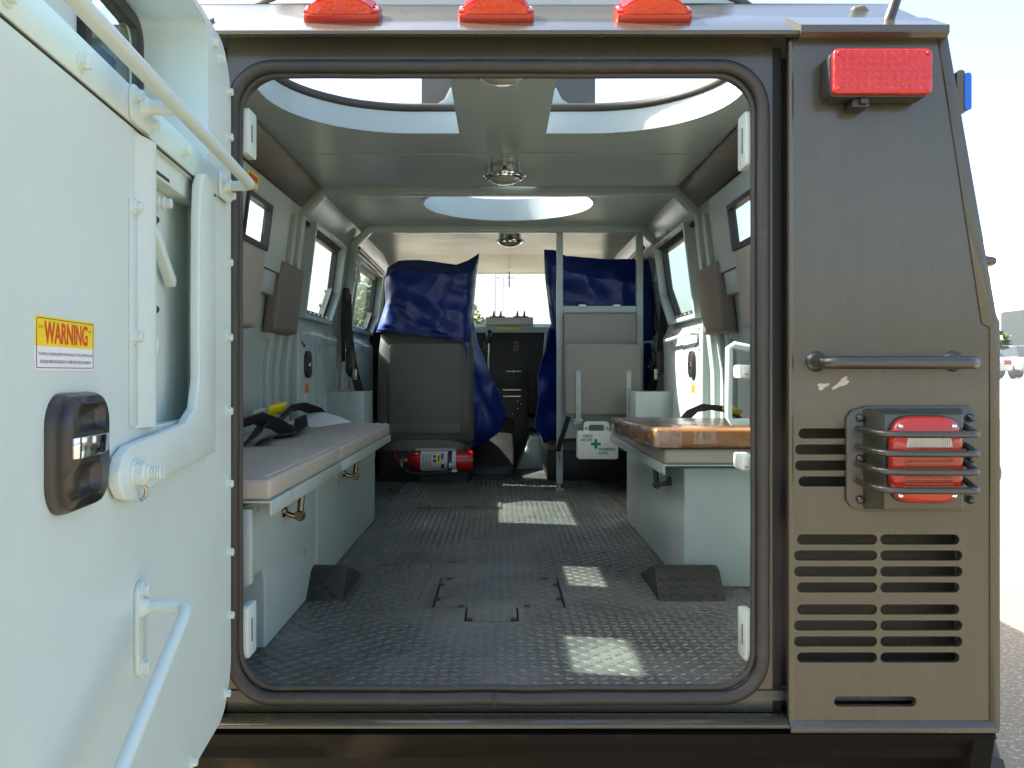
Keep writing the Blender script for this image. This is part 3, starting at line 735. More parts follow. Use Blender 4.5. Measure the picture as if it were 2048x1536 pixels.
# ================================================================== cab end
b = MB(); b.prism([(4.05, ZC), (4.70, 2.368), (4.75, 2.368), (4.75, 2.42), (4.05, 2.42)], -.83, .83, YZ); b.build('windscreen_header', 'cabin', T)
b = MB(); b.plate([(-.98, ZF), (.98, ZF), (.98, 2.42), (-.98, 2.42)], [rrect(-.80, .80, 1.93, 2.365, .04, 5)], 4.75, 4.79, XZ); b.build('front_bulkhead', 'cabin', T, smooth=False)
b = MB(); b.box(-.80, .80, 4.765, 4.771, 1.93, 2.365); b.build('windscreen', 'wind', T)
b = MB(); b.tube([(.07, 4.60, 2.36), (.07, 4.66, 2.30), (.07, 4.68, 2.25)], .006, 8); b.build('mirror_stem', 'steel', T)
b = MB(); b.prism([(4.22, 1.30), (4.24, 1.80), (4.28, 1.915), (4.36, 1.945), (4.745, 1.935), (4.745, 1.25)], -.93, .93, YZ)
dash = b.build('dashboard', 'black', T, bevel=.015, seg=3, label='black dashboard with knobs and toggle switches')
b = MB(); b.prism([(4.262, 1.885), (4.285, 1.925), (4.36, 1.952), (4.36, 1.94)], -.30, .42, YZ); b.build('dash_trim', 'cabin', dash)
b = MB(); b.box(-.105, .24, 4.33, 4.50, 1.945, 2.0); b.build('switch_box', 'whiteplastic', dash, bevel=.006)
for x in (-.045, .005, .125, .175):
    b = MB(); b.box(x-.03, x+.03, 4.322, 4.345, 1.998, 2.006); b.tube([(x, 4.335, 2.005), (x, 4.33, 2.02), (x+.003, 4.325, 2.045)], .006, 8, rr=[.011, .008, .004]); b.build('toggle_switch', 'blackplastic', dash)
for x in (-.10, .115):
    for z in (1.77, 1.805):
        b = MB(); b.lathe([(.017, 0), (.017, .010), (.012, .016), (0, .016)], (x, 4.238, z), (0, -1, .03), 18); b.build('vent_knob', 'blackplastic', dash)
        b = MB(); b.lathe([(.0195, 0), (.0195, .003), (.016, .003), (.016, 0)], (x, 4.238, z), (0, -1, .03), 18); b.build('knob_ring', 'bronze', dash)
b = MB(); b.box(-.02, .14, 4.275, 4.284, 1.905, 1.922); b.build('dash_label', 'signyellow', dash)
b = MB(); b.box(-.05, .20, 4.195, 4.228, 1.45, 1.63); rad = b.build('console_radio', 'black', dash, bevel=.006)
for x0, x1, z0, z1 in ((.045, .085, 1.605, 1.612), (.088, .105, 1.602, 1.615), (.11, .15, 1.605, 1.612)):
    b = MB(); b.box(x0, x1, 4.192, 4.196, z0, z1); b.build('display_segment', 'signwhite', dash)
for z in (1.475, 1.43):
    b = MB(); b.box(.02, .145, 4.16, 4.19, z, z+.006); b.build('console_trim', 'steel', dash)
b = MB(); b.box(-.03, .20, 4.17, 4.25, 1.0, 1.50); b.build('console_tower', 'black', dash, bevel=.01)
for x, z in ((.125, 1.395), (.15, 1.38), (.125, 1.345), (.09, 1.31)): put(domebolt(.006, .005, 'chrome'), (x, 4.17, z), (0, -1, 0), dash)
# gear lever
b = MB(); b.tube([(-.08, 4.05, 1.55), (-.078, 4.06, 1.70), (-.072, 4.08, 1.84)], .008, 8); gl = b.build('gear_lever', 'steel', T)
b = MB(); b.lathe([(.010, 0), (.016, .01), (.024, .04), (.026, .065), (.022, .085), (.010, .095), (0, .096)], (-.074, 4.075, 1.80), (.0, .04, 1), 16); b.build('lever_knob', 'blackplastic', gl, angle=80)
# engine tunnel between the seats
b = MB(); b.prism([(.10, ZF), (.16, 1.06), (.20, 1.16), (.33, 1.16), (.33, 1.02), (.30, ZF)], 3.9, 4.7, XZ); b.build('engine_tunnel', 'cabin', T, bevel=.012)
b = MB(); b.prism([(3.55, ZF), (3.58, 1.02), (3.95, 1.18), (4.2, 1.30), (4.2, ZF)], -.20, .09, YZ); b.build('tunnel_cover', 'black', T, bevel=.02)

# ---- front seats
def fseat(name, x0, x1, label):
    b = MB(); b.box(x0+.03, x1-.03, 3.32, 3.95, ZF, 1.13); seat = b.build(name, 'black', T, bevel=.01, label=label)
    cx = (x0+x1)/2; hw = (x1-x0)/2
    def sec(z, w_, ya, yb, n=28, e=4.):
        out = []
        for k in range(n):
            t = 2*math.pi*k/n; c, s_ = math.cos(t), math.sin(t)
            out.append((cx + w_*math.copysign(abs(c)**(2/e), c), (ya+yb)/2 + (yb-ya)/2*math.copysign(abs(s_)**(2/e), s_), z))
        return out
    b = MB(); b.loft([sec(1.165, hw*.90, 3.36, 3.50), sec(1.20, hw*.97, 3.335, 3.53), sec(1.34, hw*1.0, 3.325, 3.55), sec(1.55, hw*.99, 3.335, 3.54), sec(1.74, hw*.965, 3.36, 3.53), sec(1.84, hw*.93, 3.385, 3.52), sec(1.90, hw*.80, 3.42, 3.50)])
    back = b.build('seat_back', 'seat', seat, angle=60)
    b = MB(); b.prism(rrect(cx-hw*.72, cx+hw*.72, 1.245, 1.775, .03, 5), 3.318, 3.332, XZ); b.build('back_panel', 'seat', back, bevel=.004)
    b = MB(); b.box(cx-hw*.70, cx+hw*.70, 3.312, 3.320, 1.235, 1.295); b.build('map_pocket', 'seat', back, bevel=.003)
    b = MB(); b.loft([sec(1.13, hw*.95, 3.33, 3.95), sec(1.20, hw*1.0, 3.34, 3.98), sec(1.27, hw*.97, 3.40, 3.97), sec(1.29, hw*.8, 3.5, 3.9)]); b.build('seat_cushion', 'seat', seat, angle=60)
    b = MB(); b.loft([sec(1.88, hw*.5, 3.41, 3.50), sec(2.0, hw*.52, 3.39, 3.51), sec(2.16, hw*.50, 3.40, 3.50), sec(2.2, hw*.4, 3.43, 3.48)]); b.build('head_rest', 'seat', seat, angle=60)
    return seat
fseat('driver_seat', -.752, -.148, 'grey vinyl driver seat under a blue cover')
fseat('passenger_seat', .255, .86, 'grey vinyl passenger seat behind the fold-up seat')

# ---- fold-up attendant seat on posts
Y = 2.945
b = MB(); b.box(.313, .348, Y-.018, Y+.018, .985, 2.38); jump = b.build('fold_up_seat', 'cabin', T, bevel=.003, label='fold-up seat with taupe pads in a grey post frame')
b = MB(); b.box(.755, .792, Y-.018, Y+.018, ZF, 2.38); b.build('post', 'cabin', jump, bevel=.003)
b = MB(); b.box(.349, .754, Y-.016, Y+.016, 1.930, 1.968); b.build('cross_rail', 'cabin', jump, bevel=.003)
for x in (.455, .645):
    b = MB(); b.prism(rrect(x-.020, x+.020, 1.962, 1.976, .006, 4), Y-.026, Y+.01, XZ); b.build('rail_tab', 'whiteplastic', jump, bevel=.002)
b = MB(); b.box(.349, .754, Y-.006, Y+.010, 1.235, 1.930); b.build('frame_panel', 'cabin', jump)
b = MB(); b.prism(rrect(.352, .752, 1.62, 1.925, .02, 5), Y-.050, Y-.007, XZ); b.build('back_rest', 'vinyl_mid', jump, bevel=.010, seg=4)
b = MB(); b.prism(rrect(.350, .770, 1.368, 1.755, .03, 6), Y-.125, Y-.060, XZ); b.build('seat_pad', 'vinyl_mid', jump, bevel=.012, seg=4)
for x in (.423, .695):
    b = MB(); b.prism(rrect(x-.013, x+.013, 1.33, 1.612, .012, 4), Y-.131, Y-.1255, XZ); br = b.build('hinge_strap', 'cabin', jump, bevel=.0015)
    for z in (1.60, 1.51, 1.41): put(domebolt(.006, .003, 'steel'), (x, Y-.131, z), (0, -1, 0), jump)
    b = MB(); b.box(x-.024, x+.024, Y-.12, Y-.01, 1.318, 1.352); b.lathe([(0, 0), (.012, 0), (.012, .07), (0, .07)], (x-.035, Y-.07, 1.335), (1, 0, 0), 12); b.build('seat_hinge', 'cabin', jump, bevel=.003)
b = MB(); b.strap([(.372, Y-.09, 1.36), (.352, Y-.08, 1.29), (.325, Y-.04, 1.20), (.322, Y-.025, 1.165)], (1, 0, .3), .026, .0025); b.build('stay_strap', 'webbing', jump)
b = MB(); b.tube([(.322, Y-.024, 1.165), (.327, Y-.026, 1.145), (.330, Y-.022, 1.12), (.324, Y-.022, 1.11)], .004, 8); b.build('strap_clip', 'chrome', jump)
b = MB(); b.strap([(.725, Y-.09, 1.36), (.76, Y-.07, 1.29), (.78, Y-.03, 1.20)], (1, 0, -.3), .026, .0025); b.build('stay_strap', 'webbing', jump)
b = MB(); b.box(.308, .353, Y-.024, Y+.024, ZF, ZF+.012); b.tube([(.33, Y, ZF), (.33, Y, 1.0)], .013, 10); b.build('post_foot', 'steel', jump)

# ---- seat belts on the cab pillars and on the benches
def cabbelt(s):
    k = 1 if s < 0 else 1.075
    yb = 2.90
    b = MB(); b.strap([(s*.840*k, yb, 2.03), (s*.835*k, yb, 1.85), (s*.815*k, yb-.02, 1.70), (s*.80*k, yb, 1.60), (s*.745*k, yb+.06, 1.36), (s*.70, yb+.1, 1.28)], (1, .2, 0), .046, .0018); blt = b.build('seat_belt', 'webbing', T)
    b = MB(); b.strap([(s*.852*k, yb-.01, 2.03), (s*.862*k, yb-.01, 1.85), (s*.858*k, yb-.01, 1.66)], (.3, 1, 0), .040, .0018); b.build('belt_tail', 'webbing', blt)
    b = MB(); b.prism(rrect(s*.842*k-.018, s*.842*k+.018, 1.995, 2.065, .012, 4), yb-.02, yb+.005, XZ); b.build('belt_guide', 'blackplastic', blt, bevel=.004)
    b = MB(); b.box(s*.815*k-.026, s*.815*k+.026, yb-.045, yb+.0, 1.595, 1.72); b.build('belt_retractor', 'blackplastic', blt, bevel=.008)
    b = MB(); b.box(s*.79*k-.012, s*.79*k+.012, yb-.052, yb-.044, 1.56, 1.62); b.build('belt_tongue', 'steel', blt, bevel=.002)
    # slotted anchor rail on the pillar
    b = MB(); b.plate([(.755, 2.10), (.785, 2.10), (.800, 2.32), (.770, 2.32)], [[(.765+.0028*i, 2.12+.036*i), (.779+.0028*i, 2.12+.036*i), (.7806+.0028*i, 2.143+.036*i), (.7666+.0028*i, 2.143+.036*i)] for i in range(5)], 2.905, 2.915, lambda p, q, w_: (s*(p+.012 if s < 0 else p+.095), w_, q)); b.build('anchor_rail', 'cabin', T, smooth=False)
both(cabbelt)
def webpath(pts, wd, name, parent, w_=.046): 
    b = MB(); b.strap(pts, wd, w_, .002); return b.build(name, 'webbing', parent, angle=60)
bb = webpath([(-.90, .62, 1.40), (-.86, .72, 1.415), (-.80, .86, 1.44), (-.77, .98, 1.455), (-.74, 1.08, 1.43), (-.70, 1.12, 1.395)], (.5, -.2, .6), 'bench_belt', T, .05)
webpath([(-.75, .75, 1.385), (-.765, .92, 1.40), (-.77, 1.05, 1.44), (-.78, 1.22, 1.43), (-.80, 1.40, 1.43), (-.84, 1.62, 1.45)], (.7, 0, .4), 'belt_loop', bb, .05)
webpath([(-.88, 1.78, 1.45), (-.85, 1.90, 1.455), (-.80, 1.98, 1.43), (-.78, 2.0, 1.40)], (.5, -.3, .5), 'belt_loop', bb, .05)
webpath([(-.72, .86, 1.386), (-.74, .98, 1.392), (-.70, 1.15, 1.388), (-.72, 1.35, 1.40), (-.76, 1.50, 1.43)], (.8, 0, .3), 'belt_loop', bb, .05)
for p, q, mt in (((-.865, .845, 1.425), (-.835, .885, 1.43), 'orangelabel'), ((-.865, 1.43, 1.455), (-.84, 1.56, 1.465), 'signyellow')):
    b = MB(); a, c = Vector(p), Vector(q); b.strap([a, a.lerp(c, .5), c], (.4, -.3, .8), .044, .010); b.build('belt_buckle', mt, bb, bevel=.006, seg=3)
    b = MB(); b.strap([a - (c-a)*.9, a - (c-a)*.05], (.4, -.3, .8), .040, .006); b.build('buckle_film', 'clearlens', bb, bevel=.004)
rb = webpath([(.66, 1.42, 1.40), (.72, 1.45, 1.455), (.78, 1.48, 1.47), (.86, 1.5, 1.46), (.93, 1.52, 1.42)], (.1, 1, .3), 'bench_belt', T, .06)
b = MB(); b.strap([(.84, 1.44, 1.465), (.90, 1.46, 1.455)], (.1, 1, .2), .044, .010); b.build('belt_buckle', 'signyellow', rb, bevel=.005)

# ================================================================== lights on the rear
def marker(cx, label):
    # local frame on the sloping roof edge: a along X, q up the slope, n out of it
    q = Vector((0, .840, .542)); n = Vector((0, -.542, .840)); o = Vector((cx, .080, 2.3420))
    def P(a, s, h): return tuple(o + Vector((a, 0, 0)) + q*s + n*h)
    b = MB(); b.prism(rrect(-.078, .078, -.040, .040, .010, 4), -.001, .015, P); base = b.build('marker_light', 'redflat', T, bevel=.002, label=label)
    N = 20; rings = []
    for i in range(N+1):
        a = -.066 + .132*i/N; e = 1 - (a/.066)**2; h = .027 + .026*e
        rings.append([P(a, -.038, .010), P(a, -.032, h), P(a, .032, h), P(a, .038, .010)])
    b = MB(); b.loft(rings); b.build('marker_lens', 'red', base, angle=50)
    rings = []
    for i in range(N+1):
        a = -.064 + .128*i/N; e = 1 - (a/.066)**2; h = .024 + .023*e
        rings.append([P(a, -.0395, .016), P(a, -.0345, h), P(a, -.0335, h), P(a, -.0385, .016)])
    b = MB(); b.loft(rings); b.build('prism_strip', 'orange', base, angle=50)
    for sx in (-1, 1):
        b = MB(); b.prism([(sx*.060, -.034), (sx*.0775, -.026), (sx*.0775, .026), (sx*.060, .034)], .014, .0215, P); b.build('mounting_ear', 'redflat', base, bevel=.002)
        put(domebolt(.004, .003, 'chrome'), P(sx*.0715, 0, .0215), n, base)
marker(-.328, 'red marker light nearest the open door on the roof edge')
marker(-.008, 'middle red marker light on the roof edge')
marker(.318, 'red marker light nearest the vented panel on the roof edge')

b = MB(); b.prism(rrect(.640, .833, 2.135, 2.224, .012, 4), -.046, -.008, XZ)
wl = b.build('warning_light', 'blackplastic', T, bevel=.004, label='rectangular red warning light high on the vented panel')
b = MB(); b.prism(rrect(.644, .836, 2.139, 2.226, .010, 5), -.058, -.045, XZ); b.build('lamp_lens', 'ledred', wl, bevel=.004, seg=3)
for i in range(12):
    for k in range(6):
        x, z = .661 + i*.0142, 2.150 + k*.0130
        b = MB() if (i == 0 and k == 0) else b
        b.lathe([(.0056, 0), (.0050, .0006), (.0030, .0011), (0, .0013)], (x, -.058, z), (0, -1, 0), 8)
link('led_facets', b.mesh('led_facets', angle=60), 'ledred', wl, kind='stuff')
for x in (.654, .826):
    for z in (2.148, 2.217): put(domebolt(.0042, .0025, 'redflat'), (x, -.0585, z), (0, -1, 0), wl, 'screw')
b = MB(); b.box(.688, .722, -.040, .0, 2.118, 2.136); b.box(.700, .716, -.05, -.038, 2.122, 2.134); b.build('lamp_bracket', 'blackplastic', wl, bevel=.003)

# rear grab bar on the panel
b = MB(); zg = 1.619
b.tube([(.632, -.001, zg+.004), (.632, -.030, zg+.002), (.637, -.050, zg), (.652, -.060, zg), (.70, -.062, zg), (.90, -.062, zg), (.915, -.058, zg), (.919, -.045, zg), (.915, -.02, zg), (.905, -.001, zg)], .0128, 16)
gb = b.build('rear_grab_bar', 'barpaint', T, angle=80, label='horizontal tubular grab bar above the tail light')
for x in (.632, .905):
    b = MB(); b.lathe([(.021, 0), (.019, .004), (.014, .008), (0, .008)], (x, -.0005, zg+.003), (0, -1, 0), 18); b.build('weld_flange', 'barpaint', gb)

# tail light with guard bars
b = MB()
b.prism([(.690, 1.345), (.702, 1.330), (.735, 1.322), (.935, 1.322), (.948, 1.336), (.948, 1.520), (.935, 1.534), (.735, 1.534), (.702, 1.526), (.690, 1.510)], -.008, 0, XZ)
tl = b.build('tail_light', 'lamppaint', T, bevel=.002, label='red and clear tail light behind four guard bars')
F = [(.742, 1.336), (.892, 1.336), (.892, 1.520), (.742, 1.520)]; Bk = [(.722, 1.328), (.920, 1.328), (.920, 1.529), (.722, 1.529)]
b = MB(); b.loft([[(x, -.008, z) for x, z in Bk], [(x, -.062, z) for x, z in F]]); b.build('lamp_housing', 'lamppaint', tl, bevel=.003)
def lensloop(k, cx=.8135, cz=1.4335, w_=.0695, h=.0825):
    out = []
    for i in range(48):
        t = 2*math.pi*i/48; c, s_ = math.cos(t), math.sin(t)
        out.append((cx + w_*k*math.copysign(abs(c)**(2/4.6), c), cz + h*k*math.copysign(abs(s_)**(2/3.6), s_)))
    return out
b = MB(); b.loft([[(x, -.062, z) for x, z in lensloop(1.03)], [(x, -.070, z) for x, z in lensloop(1.02)]]); b.build('lens_gasket', 'gasket', tl)
b = MB(); b.loft([[(x, -.070, z) for x, z in lensloop(1.0)], [(x, -.078, z) for x, z in lensloop(.985)], [(x, -.083, z) for x, z in lensloop(.90)], [(x, -.084, z) for x, z in lensloop(.3)]]); b.build('lamp_lens', 'redflat', tl, angle=50)
b = MB(); b.prism([(.771, 1.458), (.859, 1.458), (.853, 1.487), (.777, 1.487)], -.0865, -.083, XZ); b.build('reversing_lens', 'clearlens', tl, bevel=.001)
b = MB()
for r_ in range(9):
    for c_ in range(26):
        x = .769 + c_*.0036; z = 1.452 - r_*.0098
        b.lathe([(.0019, 0), (.0013, .0012), (0, .0016)], (x, -.0842, z), (0, -1, 0), 6)
        b.box(x-.0015, x+.0015, -.0862, -.084, z-.0062, z-.0036)
link('lens_ribs', b.mesh('lens_ribs', angle=60), 'ribs', tl, kind='stuff')
b = MB()
for c_ in range(22):
    x = .775 + c_*.0037; b.box(x-.0006, x+.0006, -.0880, -.086, 1.460, 1.485)
link('clear_ribs', b.mesh('clear_ribs', smooth=False, weld=False), 'clearlens', tl, kind='stuff')
for x in (.762, .864):
    for z in (1.497, 1.366): put(domebolt(.0052, .004, 'chrome'), (x, -.081, z), (0, -1, 0), tl, 'screw')
for z in (1.484, 1.448, 1.4135, 1.379):
    b = MB(); b.tube([(.712, -.006, z+.004), (.708, -.050, z+.004), (.714, -.082, z+.002), (.730, -.102, z), (.76, -.110, z), (.880, -.110, z), (.892, -.108, z), (.897, -.098, z), (.905, -.06, z+.006), (.918, -.006, z+.012)], .0066, 12); b.build('guard_bar', 'barpaint', tl, angle=80)
for x in (.716, .936):
    for z in (1.510, 1.428, 1.347): put(domebolt(.0085, .011, 'barpaint'), (x, -.008, z), (0, -1, 0), tl)

# ================================================================== rear wheel (right)
b = MB(); wc = Vector((0, .66, .485))
prof = [(.24, -.13), (.30, -.15), (.40, -.155), (.455, -.14), (.478, -.11), (.482, 0), (.478, .11), (.455, .14), (.40, .155), (.30, .15), (.24, .13)]
b.lathe(prof, (1.02, wc.y, wc.z), (1, 0, 0), 60)
for k in range(44):
    a0 = 2*math.pi*k/44
    for sx in (-1, 1):
        q = []
        for dr in (0, .016):
            for dx, da in ((.010, -.035), (.135, -.05 + .05), (.135, .052), (.010, .025)):
                rr_ = .479 + dr - (.022 if dx > .1 else 0); a = a0 + da + (.07 if sx > 0 else 0)
                q.append((1.02 + sx*dx, wc.y + rr_*math.cos(a), wc.z + rr_*math.sin(a)))
        b.add(q, [(0, 1, 2, 3), (7, 6, 5, 4), (0, 4, 5, 1), (1, 5, 6, 2), (2, 6, 7, 3), (3, 7, 4, 0)])
tyre = b.build('wheel', 'tyre', T, angle=40)
b = MB(); b.lathe([(.245, -.12), (.245, .10), (.20, .09), (.18, .02), (.10, .03), (.08, .10), (0, .10)], (1.02, wc.y, wc.z), (1, 0, 0), 36); b.build('rim', 'olive_dark', tyre)

# ================================================================== the open rear door
O = Vector((-.530, -.030, 0)); U = Vector((.09, -1, 0)).normalized(); Nn = Vector((1, .09, 0)).normalized()
def D(t, z, h): p = O + U*t + Nn*h; return (p.x, p.y, z)
OUTL = rrect(-.007, 1.08, .946, 2.226, .10, 10)
WINH = rrect(.165, .93, 1.972, 2.214, .02, 4); SLOT = [(.197, 1.525), (.470, 1.525), (.470, 1.918), (.197, 1.918)]
b = MB(); b.plate(OUTL, [WINH, SLOT], -.006, 0, D)
door = b.build('rear_door', 'greylit', T, smooth=False, label='pale grey inner face of the open rear door')
b = MB(); b.plate(OUTL, [offs(OUTL, -.008)], -.128, -.006, D); b.build('door_edge', 'greylit', door, angle=50)
GL1, GL2 = rrect(.192, .415, 1.990, 2.194, .03, 5), rrect(.60, .90, 1.990, 2.194, .03, 5)
b = MB(); b.plate(offs(OUTL, -.002), [GL1, GL2], -.136, -.126, D); b.build('outer_skin', 'olive', door, smooth=False)
b = MB(); b.plate([(.12, 1.95), (.96, 1.95), (.96, 2.218), (.12, 2.218)], [offs(GL1, .001), offs(GL2, .001)], -.1255, -.118, D); b.build('window_back_plate', 'greylit', door, smooth=False)
b = MB(); b.plate(offs(WINH, .005), [WINH], -.118, -.006, D); b.build('window_reveal', 'greylit', door)
for gl in (GL1, GL2):
    b = MB(); b.plate(offs(gl, .012), [offs(gl, -.010)], -.119, -.104, D); b.build('window_gasket', 'gasket', door, bevel=.002)
    b = MB(); b.prism(offs(gl, -.004), -.124, -.116, D); b.build('window_pane', 'doorglass', door)
    t0, t1 = min(p[0] for p in gl), max(p[0] for p in gl)
    b = MB(); b.prism([(t0+.055, 1.995), (t1-.012, 1.995), (t1-.012, 2.112), (t0+.055, 2.116)], -.1285, -.1275, D); b.build('protective_film', 'bluefilm', door)
    for z in (2.095, 2.16): put(hexbolt(.007, .008, 'greylit'), D(t0-.02, z, -.118), Nn, door)
# latch pocket with rolled lip
b = MB(); b.grid(lambda u, v: D(.536 - .070*math.sin(u*math.pi/2), lerp(1.526, 1.917, v), .012*math.sin(min(1, u*1.6)*math.pi/2) - .034*max(0, u-.45)**2/.3), 16, 1); b.build('pocket_lip', 'greylit', door, angle=80)
b = MB(); b.plate([(.165, 1.516), (.480, 1.516), (.480, 1.927), (.165, 1.927)], [[(.170, 1.5215), (.475, 1.5215), (.475, 1.9215), (.170, 1.9215)]], -.034, -.0065, D); b.build('pocket_wall', 'greylit', door, smooth=False)
b = MB(); b.prism([(.165, 1.516), (.480, 1.516), (.480, 1.927), (.165, 1.927)], -.042, -.0345, D); b.build('pocket_back', 'greylit', door)
b = MB(); b.prism([(.215, 1.884), (.450, 1.884), (.450, 1.921), (.215, 1.921)], -.034, -.006, D); b.build('latch_block', 'greylit', door, bevel=.003)
b = MB(); b.prism([(.37, 1.888), (.432, 1.888), (.432, 1.893), (.37, 1.893)], -.0065, -.0052, D); b.build('latch_slot', 'gasket', door)
put(hexbolt(.0125, .022, 'greylit', 1.1), D(.385, 1.854, -.034), Nn, door, 'latch_nut')
b = MB(); b.lathe([(.0075, .020), (.010, .022), (.010, .027), (.0075, .028), (.0075, .036), (0, .037)], D(.385, 1.854, -.034), Nn, 12); b.build('latch_stud', 'greylit', door)
for z in (1.825, 1.693):
    b = MB(); b.lathe([(.0095, 0), (.0095, .014), (.0078, .020), (.003, .025), (0, .026)], D(.408, z, -.034), Nn, 16); b.build('rubber_stop', 'blackplastic', door, angle=80)
b = MB(); a_, c_ = Vector((.405, 1.815)), Vector((.308, 1.741))
dv = (c_-a_).normalized(); pv = Vector((-dv.y, dv.x))
b.prism([tuple(a_+pv*.0085), tuple(a_-pv*.0085), tuple(c_-pv*.0075), tuple(c_+pv*.0075)], -.028, -.013, D); b.build('latch_lever', 'greylit', door, bevel=.002)
b = MB(); b.tube([D(.412, 1.668, -.030), D(.398, 1.646, -.018), D(.394, 1.626, -.022)], .007, 10); b.build('latch_rod', 'greylit', door)
# raised cover plate, waist band
b = MB(); b.prism([(.551, .975), (1.06, .975), (1.06, 1.918), (.551, 1.918), (.551, 1.825), (.568, 1.825), (.568, 1.50), (.551, 1.50)][::-1], .0, .0025, D); b.build('cover_plate', 'greylit', door, smooth=False)
b = MB(); b.prism([(.535, 1.53), (.5635, 1.53), (.5635, 1.826), (.535, 1.826)], .0, .0035, D); b.build('cover_flange', 'greylit', door, bevel=.001)
b = MB(); b.prism([(.105, 1.922), (1.07, 1.922), (1.07, 1.9695), (.105, 1.9695)], .0, .005, D); b.build('waist_band', 'greylit', door, bevel=.0015)
b = MB(); b.prism([(.12, 1.9198), (1.07, 1.9198), (1.07, 1.9216), (.12, 1.9216)], .0001, .0028, D); b.build('caulk_seam', 'rubber', door)
hb = hexbolt(.0075, .010, 'greylit')
for k, (t, z, h) in enumerate([(.722, 1.940, .005), (.886, 1.94, .005), (.334, 1.948, .005), (.546, 1.816, .0035), (.546, 1.647, .0035),
                (.081, 2.185, 0), (.018, 2.145, 0), (.018, 2.057, 0), (.022, 1.813, 0), (.022, 1.668, 0), (.022, 1.525, 0), (.018, 1.384, 0), (.013, 1.25, 0), (.009, 1.126, 0), (.040, .985, 0), (.27, .962, 0), (.13, 2.196, 0)]):
    put(hb, D(t, z, h), Nn, door, spin=rnd.random()*3)
# L-shaped locking arm
LA = [(.193, 1.462), (.455, 1.456), (.55, 1.443), (.597, 1.440), (.627, 1.447), (.644, 1.463), (.647, 1.482), (.634, 1.499), (.607, 1.509), (.37, 1.523), (.318, 1.545), (.298, 1.59),
      (.300, 1.70), (.296, 1.85), (.288, 1.905), (.270, 1.926), (.245, 1.931), (.222, 1.926), (.205, 1.91), (.195, 1.87), (.190, 1.70), (.190, 1.52)]
b = MB(); b.prism(LA[::-1], .005, .020, D); b.build('locking_arm', 'greylit', door, bevel=.003, seg=3)
put(hexbolt(.0150, .016, 'greylit', 1.15), D(.600, 1.475, .020), Nn, door, 'arm_nut')
b = MB(); b.lathe([(.0095, .014), (.0112, .015), (.0112, .019), (.0095, .020)], D(.600, 1.475, .020), Nn, 14)
prof = [(.0085, .018)]
for k in range(5): prof += [(.0085, .020+k*.0032), (.0070, .0216+k*.0032)]
b.lathe(prof + [(.0075, .037), (0, .0375)], D(.600, 1.475, .020), Nn, 14); b.build('arm_stud', 'greylit', door)
b = MB(); b.tube([D(.590, 1.463, .024), D(.584, 1.453, .030), D(.582, 1.443, .028), D(.588, 1.439, .024)], .0025, 8); b.build('cotter_pin', 'steel', door)
# upper grab rail
zr = 1.951; hr = .056
b = MB(); b.tube([D(.062, zr+.001, .01), D(.070, zr+.001, hr-.012), D(.080, zr+.001, hr-.002), D(.10, zr, hr), D(1.04, zr-.002, hr)], .0098, 14); rail = b.build('grab_rail', 'greylit', door, angle=80)
b = MB(); b.tube([D(.535, zr, .004), D(.535, zr, hr-.004)], .0098, 14); b.build('rail_standoff', 'greylit', door)
for t in (.535, .075):
    b = MB(); b.prism(rrect(t-.042, t+.042, zr-.029, zr+.020, .014, 5), .005, .0105, D); b.build('rail_plate', 'greylit', door, bevel=.0015)
    for dt in (-.03, .03): put(hb, D(t+dt, zr-.014 if dt < 0 else zr+.006, .0105), Nn, door)
    b = MB(); b.lathe([(.016, 0), (.013, .004), (.010, .010), (0, .010)], D(t, zr, .0105), Nn, 16); b.build('weld_bead', 'greylit', door)
# lower grab bar
b = MB(); b.tube([D(.525, 1.288, .004), D(.525, 1.288, .052), D(.527, 1.287, .060), D(.535, 1.284, .064), D(.55, 1.278, .066), D(.80, 1.175, .066), D(.95, 1.113, .066)], .0085, 14); b.build('lower_grab_bar', 'greylit', door, angle=80)
b = MB(); b.prism(rrect(.508, .542, 1.196, 1.322, .0165, 6), .0, .006, D); b.build('bar_plate', 'greylit', door, bevel=.0015)
for z in (1.310, 1.208): put(hexbolt(.009, .010, 'greylit'), D(.526, z, .006), Nn, door)
b = MB(); b.lathe([(.015, 0), (.012, .004), (.009, .010), (0, .010)], D(.525, 1.288, .006), Nn, 16); b.build('weld_bead', 'greylit', door)
# paddle handle
def HL(k, r=.034): return rrect(.7335-.0715*k, .7335+.0715*k, 1.515-.0635*k, 1.515+.0635*k, r*k, 6)
up_ = rrect(.676, .752, 1.536, 1.566, .010, 4); lo_ = rrect(.690, .752, 1.466, 1.502, .012, 4)
b = MB(); b.loft([[D(t, z, .0025) for t, z in HL(1.0)], [D(t, z, .010) for t, z in HL(.985)], [D(t, z, .015) for t, z in HL(.94)]], caps=False)
b.plate(HL(.94), [up_, lo_], .0145, .0150, D)
hd = b.build('door_handle', 'brownplastic', door, angle=60, label='dark brown paddle handle with chrome lever')
for pk in (up_, lo_):
    b = MB(); n_ = len(pk); inn = offs(pk, -.006)
    b.loft([[D(t, z, .0148) for t, z in pk], [D(t, z, .008) for t, z in offs(pk, -.002)], [D(t, z, .004) for t, z in inn]], caps=False)
    b.add([D(t, z, .004) for t, z in inn], [tuple(range(n_))]); b.build('handle_recess', 'brownplastic', door, angle=60)
